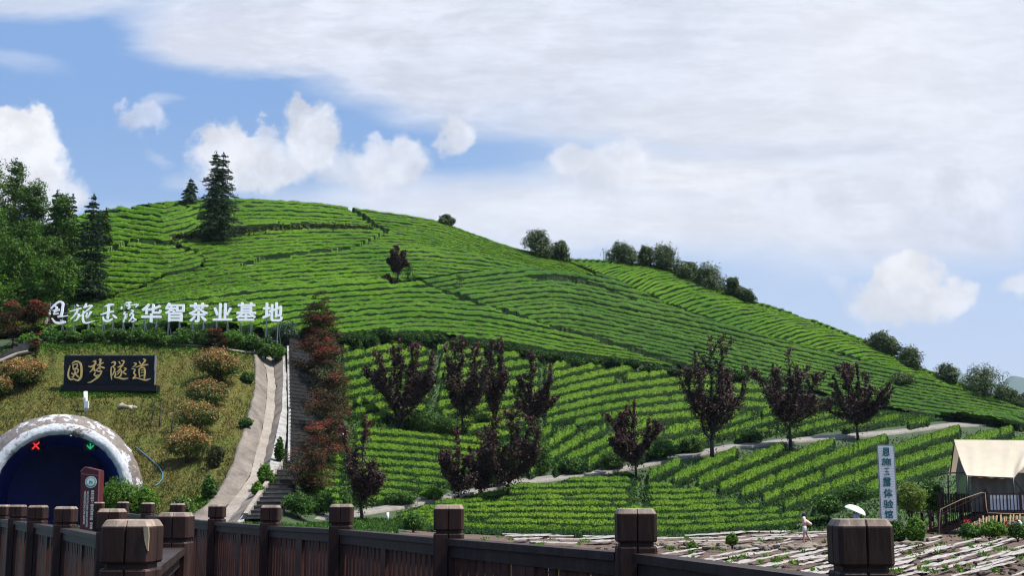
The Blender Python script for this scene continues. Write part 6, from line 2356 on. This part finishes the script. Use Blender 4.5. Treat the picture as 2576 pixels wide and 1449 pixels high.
# stairs run down to the left along the deck front
x_top, x_bot = dl - .02, dp(2346, TDp, 0)[0]
zb = S(2350, 1353)[2] - .05
ns = 7
mb = MB()
ys0, ys1 = TDp - .35, TDp + 1.3
for i in range(ns):
    f = (i + 1) / (ns + 0.0)
    x_ = x_top + (x_bot - x_top) * (i + .5) / ns
    z_ = dz + (zb - dz) * f + (dz - zb) / ns * .0
    mb.box((x_, (ys0 + ys1) / 2, z_ + .02), (abs(x_bot - x_top) / ns * 1.12, ys1 - ys0 - .08, .045))
mb.build('treads', M['deckwood'], deck)
for yy_ in (ys0, ys1):
    MB().beam((x_top, yy_, dz - .12), (x_bot, yy_, zb - .02), .06, .26).build('stringer', M['deckwood'], deck)
for k, yy_ in enumerate((ys0, ys1)):
    mb = MB()
    mb.box((x_bot + .25, yy_, zb + .55), (.13, .13, 1.25))
    mb.box((x_top - .0, yy_ + .001, dz + .60), (.13, .13, 1.3))
    mb.beam((x_top, yy_, dz + RH), (x_bot + .25 - (.5 if k else 0), yy_, zb + RH * .98 - (.2 if k else 0)), .07, .05)
    for i in range(11):
        f = (i + .6) / 11.5
        xx = x_top + (x_bot + .25 - x_top) * f
        z0 = dz + (zb - dz) * f
        mb.box((xx, yy_, z0 + RH * .5), (.04, .03, RH - .02))
    mb.build('stair_railing', M['deckwood'], deck)
# banners on the railing
for i, (u0, u1) in enumerate(((2490, 2533), (2535, 2578))):
    a_, b_ = P(u0, 1250, TDp - .28), P(u1, 1286, TDp - .28)
    mb = MB().box(((a_[0] + b_[0]) / 2, TDp - .30, dz + RH * .52), (b_[0] - a_[0], .02, RH * .82))
    tag(mb.build('white_banner', M['banner'], origin=(a_[0], a_[1], dz)), 'white panel behind the deck railing, %s of two' % ('left' if i == 0 else 'right'), 'panel', 'white panels on the deck railing')
# bamboo stakes
bs = thing('bamboo_fence', 'row of upright bamboo stakes screening the space under the deck', 'fence', P(2500, 1350, TDp - 1))
mb = MB()
for i, u in enumerate(np.arange(2412, 2640, 8.6)):
    u = u + rng.normal() * 1.4
    vt = np.interp(u, [2412, 2476, 2640], [1338, 1297, 1297]) + rng.uniform(-2, 5)
    a_, b_ = P(u + rng.normal() * 2.0, 1353 + rng.uniform(-2, 2), TDp - 1.2), P(u, vt, TDp - .75)
    mb.tube([a_, (a_ + b_) / 2 + rng.normal(size=3) * .02, b_], .042 * rng.uniform(.7, 1.25), 6)
mb.build('stakes', M['bamboo'], bs)
# rope along rail and stairs
M['rope'] = plain('tan_cable', (.34, .22, .13), .7)
rp = [P(2362, 1352, TDp - .5), P(2364, 1300, TDp - .5), P(2366, 1282, TDp - .45), P(2420, 1257, TDp - .45), P(2470, 1240, TDp - .45), P(2478, 1241, TDp - .45), P(2481, 1275, TDp - .5), P(2484, 1291, TDp - .55), P(2520, 1293, TDp - .5), P(2580, 1294, TDp - .5), P(2640, 1293, TDp - .5)]
tag(MB().tube(rp, .028, 6).build('cable', M['rope'], origin=rp[0]), 'tan cable run along the deck stairs handrail and deck edge', 'cable')
lampb = P(2563, 1353, TDp - 1.6)
t = thing('garden_lamp', 'small round pale garden lamp among the plants by the deck', 'lamp', lampb)
MB().tube([lampb, P(2563, 1326, TDp - 1.6)], .035, 8).build('stem', M['white_paint'], t)
g__ = revolve([(.001, -.2), (.12, -.17), (.2, -.06), (.2, .06), (.12, .17), (.001, .2)], 16, P(2561, 1318, TDp - 1.6))
MB().grid(g__).build('globe', plain('frosted_globe', (.55, .72, .68), .3), t)
for i in range(9):
    u = 2420 + i * 17 + rng.normal() * 4
    c = P(u, 1318 + rng.uniform(-8, 22), TDp - 2.6) + rng.normal(size=(26, 3)) * .055
    V, Fq = blades(c, .11, .09)
    tag(link_mesh('red_flower', V, Fq, LM['plum_red'] if False else M.setdefault('petal', plain('red_petals', (.45, .02, .03), .5)), origin=c[0]), 'small red flower head among the plants before the bamboo stakes', 'flower', 'red flowers before the bamboo stakes')

# ------------------------------------------------------------------ people
M['skin'] = plain('skin', (.52, .33, .25), .5, 0, .05, 6)
M['hair'] = plain('black_hair', (.010, .008, .008), .45, 0, .2, 20)
M['pink'] = plain('pale_pink_jacket', (.74, .50, .44), .75, 0, .08, 6)
M['shorts'] = plain('white_shorts', (.72, .70, .66), .75, 0, .05, 6)
M['shoe'] = plain('white_shoes', (.78, .78, .77), .5, 0, .05, 6)
M['pale_shirt'] = plain('pale_blue_shirt', (.50, .58, .72), .75, 0, .06, 6)
M['trousers'] = plain('dark_trousers', (.05, .055, .08), .8, 0, .1, 6)
M['umb_white'] = plain('white_umbrella_cloth', (.80, .80, .84), .5, 0, .04, 4)
M['umb_dark'] = plain('dark_umbrella_lining', (.05, .05, .09), .7, 0, .1, 4)

def skinned(name, joints, edges, rad, mat, parent, root=0, sub=2):
    """one continuous surface grown over a jointed skeleton"""
    me = bpy.data.meshes.new(name)
    me.from_pydata([tuple(j) for j in joints], edges, [])
    o = bpy.data.objects.new(name, me)
    COL.objects.link(o)
    o.modifiers.new('skin', 'SKIN')
    sv = me.skin_vertices[0].data
    for i, r in enumerate(rad):
        sv[i].radius = r if isinstance(r, tuple) else (r, r)
        sv[i].use_root = (i == root)
    s = o.modifiers.new('sub', 'SUBSURF'); s.levels = sub; s.render_levels = sub
    dg = bpy.context.evaluated_depsgraph_get()
    m2 = bpy.data.meshes.new_from_object(o.evaluated_get(dg))
    V = np.array([v.co for v in m2.vertices]); Fs = [tuple(p.vertices) for p in m2.polygons]
    bpy.data.objects.remove(o)
    return V, Fs

def person(root_label, foot, facing, k, pose, cloth):
    """pose gives joints in body axes (x forward, y left, z up) for a 1.62 m figure scaled by k"""
    t = thing('person', root_label, 'person', foot)
    ca, sa = math.cos(facing), math.sin(facing)
    def W_(p):
        p = np.asarray(p, float).reshape(-1, 3) * k
        return np.stack([p[:, 0] * ca - p[:, 1] * sa, p[:, 0] * sa + p[:, 1] * ca, p[:, 2]], 1) + foot
    J = dict(pose)
    look = J.pop('look')
    names = list(J)
    idx = {n: i for i, n in enumerate(names)}
    E_ = [('pelvis', 'waist'), ('waist', 'chest'), ('chest', 'neck'), ('neck', 'jaw'), ('jaw', 'crown')]
    for s in 'LR':
        E_ += [('pelvis', 'hip' + s), ('hip' + s, 'knee' + s), ('knee' + s, 'ankle' + s), ('ankle' + s, 'toe' + s), ('chest', 'sho' + s), ('sho' + s, 'elb' + s), ('elb' + s, 'wri' + s), ('wri' + s, 'palm' + s)]
        for f in range(4):
            E_.append(('palm' + s, 'f%d%s' % (f, s)))
        E_.append(('wri' + s, 'th' + s))
    R_ = {'pelvis': (.115, .095), 'waist': (.10, .08), 'chest': (.115, .09), 'neck': .045, 'jaw': (.062, .075), 'crown': (.070, .085)}
    for s in 'LR':
        R_.update({'hip' + s: .085, 'knee' + s: .055, 'ankle' + s: .036, 'toe' + s: .030, 'sho' + s: .055, 'elb' + s: .038, 'wri' + s: .026, 'palm' + s: .026, 'th' + s: .009})
        for f in range(4): R_['f%d%s' % (f, s)] = .008
    for s in 'LR':
        w = np.array(J['wri' + s]); e = np.array(J['elb' + s]); d = unit(w - e)
        J['palm' + s] = w + d * .07
        sdv = unit(np.cross(d, [0, 1, 0.01]))
        for f in range(4):
            J['f%d%s' % (f, s)] = J['palm' + s] + d * (.085 - .012 * abs(f - 1.3)) + sdv * (f - 1.5) * .019 + np.array([0, .02 if s == 'R' else -.02, 0])
        J['th' + s] = w + d * .06 + sdv * .05
    names = list(J); idx = {n: i for i, n in enumerate(names)}
    V, Fs = skinned('body', [np.array(J[n], float) for n in names], [(idx[a], idx[b]) for a, b in E_], [R_[n] for n in names], None, t, idx['pelvis'])
    # face: nose, brow, ears pulled out of the head
    head = np.array(J['jaw']) * .45 + np.array(J['crown']) * .55
    fw = unit(np.array(look, float))
    body = link_mesh('body', W_(V), Fs, M['skin'], t, smooth=True)
    def ell(c, r, mat, name, parent, n=14, flat=None):
        u_ = np.linspace(0, 2 * math.pi, n + 1); v_ = np.linspace(-math.pi / 2, math.pi / 2, 9)
        G = np.array([[c + np.array([r[0] * math.cos(b) * math.cos(a), r[1] * math.cos(b) * math.sin(a), r[2] * math.sin(b)]) for a in u_] for b in v_])
        mb = MB().grid(W_(G.reshape(-1, 3)).reshape(G.shape))
        return mb.build(name, mat, parent)
    ell(head + fw * .088 + np.array([0, 0, -.02]), (.022, .014, .022), M['skin'], 'nose', body)
    for s, sg_ in (('L', 1), ('R', -1)):
        sd = np.cross([0, 0, 1], fw) * sg_
        ell(head + fw * .072 + sd * .030 + np.array([0, 0, .012]), (.010, .010, .007), M['hair'], 'eye', body)
    ell(head + fw * .076 + np.array([0, 0, -.055]), (.010, .020, .006), M['maroon'], 'mouth', body)
    for item in cloth:
        kind = item[0]
        if kind == 'skin':
            _, nm, pts, ed, rd, mat = item
            V, Fs = skinned(nm, [np.array(p, float) for p in pts], ed, rd, None, t, 0)
            link_mesh(nm, W_(V), Fs, mat, t, smooth=True)
        elif kind == 'ell':
            _, nm, c, r, mat = item
            ell(np.array(c, float), r, mat, nm, t)
    return t, W_

# woman walking left, hands held before her, loose jacket open behind
pA = {'pelvis': (0, 0, .86), 'waist': (.01, 0, 1.02), 'chest': (.03, 0, 1.20), 'neck': (.05, 0, 1.36), 'jaw': (.085, 0, 1.43), 'crown': (.085, 0, 1.54),
      'hipL': (.0, .085, .82), 'kneeL': (.06, .09, .46), 'ankleL': (.10, .09, .075), 'toeL': (.24, .09, .03),
      'hipR': (.0, -.085, .82), 'kneeR': (-.10, -.08, .47), 'ankleR': (-.34, -.08, .13), 'toeR': (-.24, -.08, .03),
      'shoL': (.03, .16, 1.30), 'elbL': (.02, .22, 1.05), 'wriL': (.22, .14, 1.00), 'shoR': (.02, -.16, 1.30), 'elbR': (-.14, -.20, 1.07), 'wriR': (.06, -.16, .95), 'look': (1, 0, -.15)}
fA = P(2026, 1372, 65.0)
person('woman in pale pink jacket and white shorts walking left over the stony field', fA, math.radians(172), 1.0, pA, [
    ('skin', 'jacket', [(0, 0, 1.02), (.02, 0, 1.20), (.03, 0, 1.32), (.03, .17, 1.29), (.01, .24, 1.06), (.16, .18, 1.00), (.02, -.17, 1.29), (-.15, -.22, 1.07), (.0, -.19, .98), (-.20, 0, 1.04), (-.36, -.02, .96)],
     [(0, 1), (1, 2), (2, 3), (3, 4), (4, 5), (2, 6), (6, 7), (7, 8), (1, 9), (9, 10)], [(.14, .12), (.14, .12), (.085, .075), .08, .075, .06, .08, .08, .065, .10, .085], M['pink']),
    ('skin', 'shorts', [(0, 0, .95), (0, 0, .84), (.02, .088, .78), (.045, .092, .60), (-.01, -.088, .78), (-.05, -.088, .60)], [(0, 1), (1, 2), (2, 3), (1, 4), (4, 5)], [(.12, .105), (.13, .115), .105, .10, .105, .10], M['shorts']),
    ('skin', 'hair', [(.075, 0, 1.555), (.03, 0, 1.46), (-.02, 0, 1.33), (-.05, 0, 1.17)], [(0, 1), (1, 2), (2, 3)], [(.105, .115), (.105, .12), (.09, .11), (.05, .075)], M['hair']),
    ('skin', 'shoe', [(.07, .09, .05), (.16, .09, .04), (.25, .09, .03)], [(0, 1), (1, 2)], [.048, .045, .035], M['shoe']),
    ('skin', 'shoe', [(-.37, -.08, .10), (-.30, -.08, .05), (-.22, -.08, .03)], [(0, 1), (1, 2)], [.048, .045, .035], M['shoe'])])

# second walker under a tilted umbrella, mostly hidden by the near post
pB = {'pelvis': (0, 0, .86), 'waist': (.01, 0, 1.02), 'chest': (.02, 0, 1.20), 'neck': (.03, 0, 1.36), 'jaw': (.06, 0, 1.43), 'crown': (.06, 0, 1.54),
      'hipL': (.0, .085, .82), 'kneeL': (.10, .09, .46), 'ankleL': (.16, .09, .075), 'toeL': (.30, .09, .03),
      'hipR': (.0, -.085, .82), 'kneeR': (-.04, -.08, .46), 'ankleR': (-.20, -.08, .09), 'toeR': (-.08, -.08, .03),
      'shoL': (.02, .16, 1.30), 'elbL': (.06, .22, 1.06), 'wriL': (.24, .12, 1.18), 'shoR': (.02, -.16, 1.30), 'elbR': (-.02, -.22, 1.06), 'wriR': (.10, -.20, .88), 'look': (1, 0, -.1)}
fB = P(2158, 1373, 64.0)
fB[2] = P(2158, 1285, 64.0)[2] - 1.52
tB, WB = person('person in pale blue under a white umbrella behind the big right post', fB, math.radians(200), 1.0, pB, [
    ('skin', 'shirt', [(0, 0, .90), (.01, 0, 1.05), (.02, 0, 1.22), (.03, 0, 1.33), (.02, .17, 1.29), (.06, .23, 1.08), (.02, -.17, 1.29), (-.02, -.23, 1.08)], [(0, 1), (1, 2), (2, 3), (3, 4), (4, 5), (3, 6), (6, 7)], [(.15, .12), (.125, .105), (.13, .11), (.07, .065), .075, .06, .075, .06], M['pale_shirt']),
    ('skin', 'trousers', [(0, 0, .88), (.0, .085, .78), (.10, .09, .46), (.15, .09, .14), (0, -.085, .78), (-.04, -.08, .46), (-.19, -.08, .16)], [(0, 1), (1, 2), (2, 3), (0, 4), (4, 5), (5, 6)], [(.12, .105), .10, .075, .06, .10, .075, .06], M['trousers']),
    ('skin', 'hair', [(.04, 0, 1.55), (.0, 0, 1.46), (-.03, 0, 1.36)], [(0, 1), (1, 2)], [(.086, .092), (.084, .095), (.05, .07)], M['hair']),
    ('skin', 'shoe', [(.14, .09, .05), (.22, .09, .04), (.31, .09, .03)], [(0, 1), (1, 2)], [.048, .045, .035], M['shoe']),
    ('skin', 'shoe', [(-.22, -.08, .07), (-.15, -.08, .05), (-.06, -.08, .03)], [(0, 1), (1, 2)], [.048, .045, .035], M['shoe'])])
um = thing('umbrella', 'white topped dark lined umbrella tilted over the second walker', 'umbrella', WB((.24, .12, 1.2))[0])
top = P(2156, 1274, 64.0)
axis = unit(np.array([.42, -.1, 1.0]))
bx = unit(np.cross([0, 1, 0], axis)); by = np.cross(axis, bx)
def canopy(r, h, off):
    G = []
    for f in np.linspace(0, 1, 7):
        row = []
        for j in range(25):
            an = j * 2 * math.pi / 24
            rr_ = r * math.sin(f * math.pi / 2 * .95) * (1 - .04 * f * (1 - abs(math.cos(an * 4))))
            row.append(top + axis * (-h * (1 - math.cos(f * math.pi / 2 * .95)) + off) + (bx * math.cos(an) + by * math.sin(an)) * rr_)
        G.append(row)
    return np.array(G)
MB().grid(canopy(.54, .30, 0)).build('canopy', M['umb_white'], um)
MB().grid(canopy(.535, .30, -.012)).build('lining', M['umb_dark'], um)
hnd = WB((.27, .11, 1.20))[0]
MB().tube([top + axis * .05, top - axis * .3, hnd], .010, 8).build('shaft', M['black_metal'], um)

# ------------------------------------------------------------------ far hills and the air between
M['farwood'] = plain('far_wooded_hill', (.03, .07, .03), .95, 0, .3, .01, .1)
def far_hill(name, pts, d, depth_, zb):
    a = np.array(pts, float)
    uu = np.linspace(a[0, 0], a[-1, 0], 90)
    v = np.interp(uu, a[:, 0], a[:, 1]) + np.convolve(rng.normal(size=90), np.ones(4) / 4, 'same') * 1.0
    r = P(uu, v, d)
    G = [r * np.array([1, 1, 0]) + np.array([0, -depth_, zb]), r + np.array([0, -depth_ * .45, 0]) - np.array([0, 0, 1]) * ((r[:, 2] - zb) * .5)[:, None], r, r * np.array([1, 1, 0]) + np.array([0, depth_, zb])]
    tag(MB().grid(G).build(name, M['farwood']), kind='structure')
far_hill('hills', [(2150, 985), (2300, 945), (2345, 936), (2385, 938), (2430, 941), (2470, 950), (2500, 966), (2520, 964), (2535, 950), (2553, 945), (2580, 952), (2640, 960), (2800, 990), (3000, 1040)], 7000, 1500, -60)
far_hill('hills', [(2150, 1030), (2400, 1010), (2520, 996), (2580, 1002), (2700, 1000), (3000, 1040)], 4600, 900, -60)
hz_ = MB().box((0, 4400, 340), (15000, 9600, 704.0))
hm = bpy.data.materials.new('air')
hm.use_nodes = True
hm.node_tree.nodes.clear()
hv = hm.node_tree.nodes.new('ShaderNodeVolumePrincipled')
hv.inputs['Color'].default_value = (.72, .82, 1.0, 1)
hv.inputs['Density'].default_value = 0.00006
hv.inputs['Anisotropy'].default_value = 0.2
ho = hm.node_tree.nodes.new('ShaderNodeOutputMaterial')
hm.node_tree.links.new(hv.outputs[0], ho.inputs['Volume'])
tag(hz_.build('haze', hm), kind='stuff')
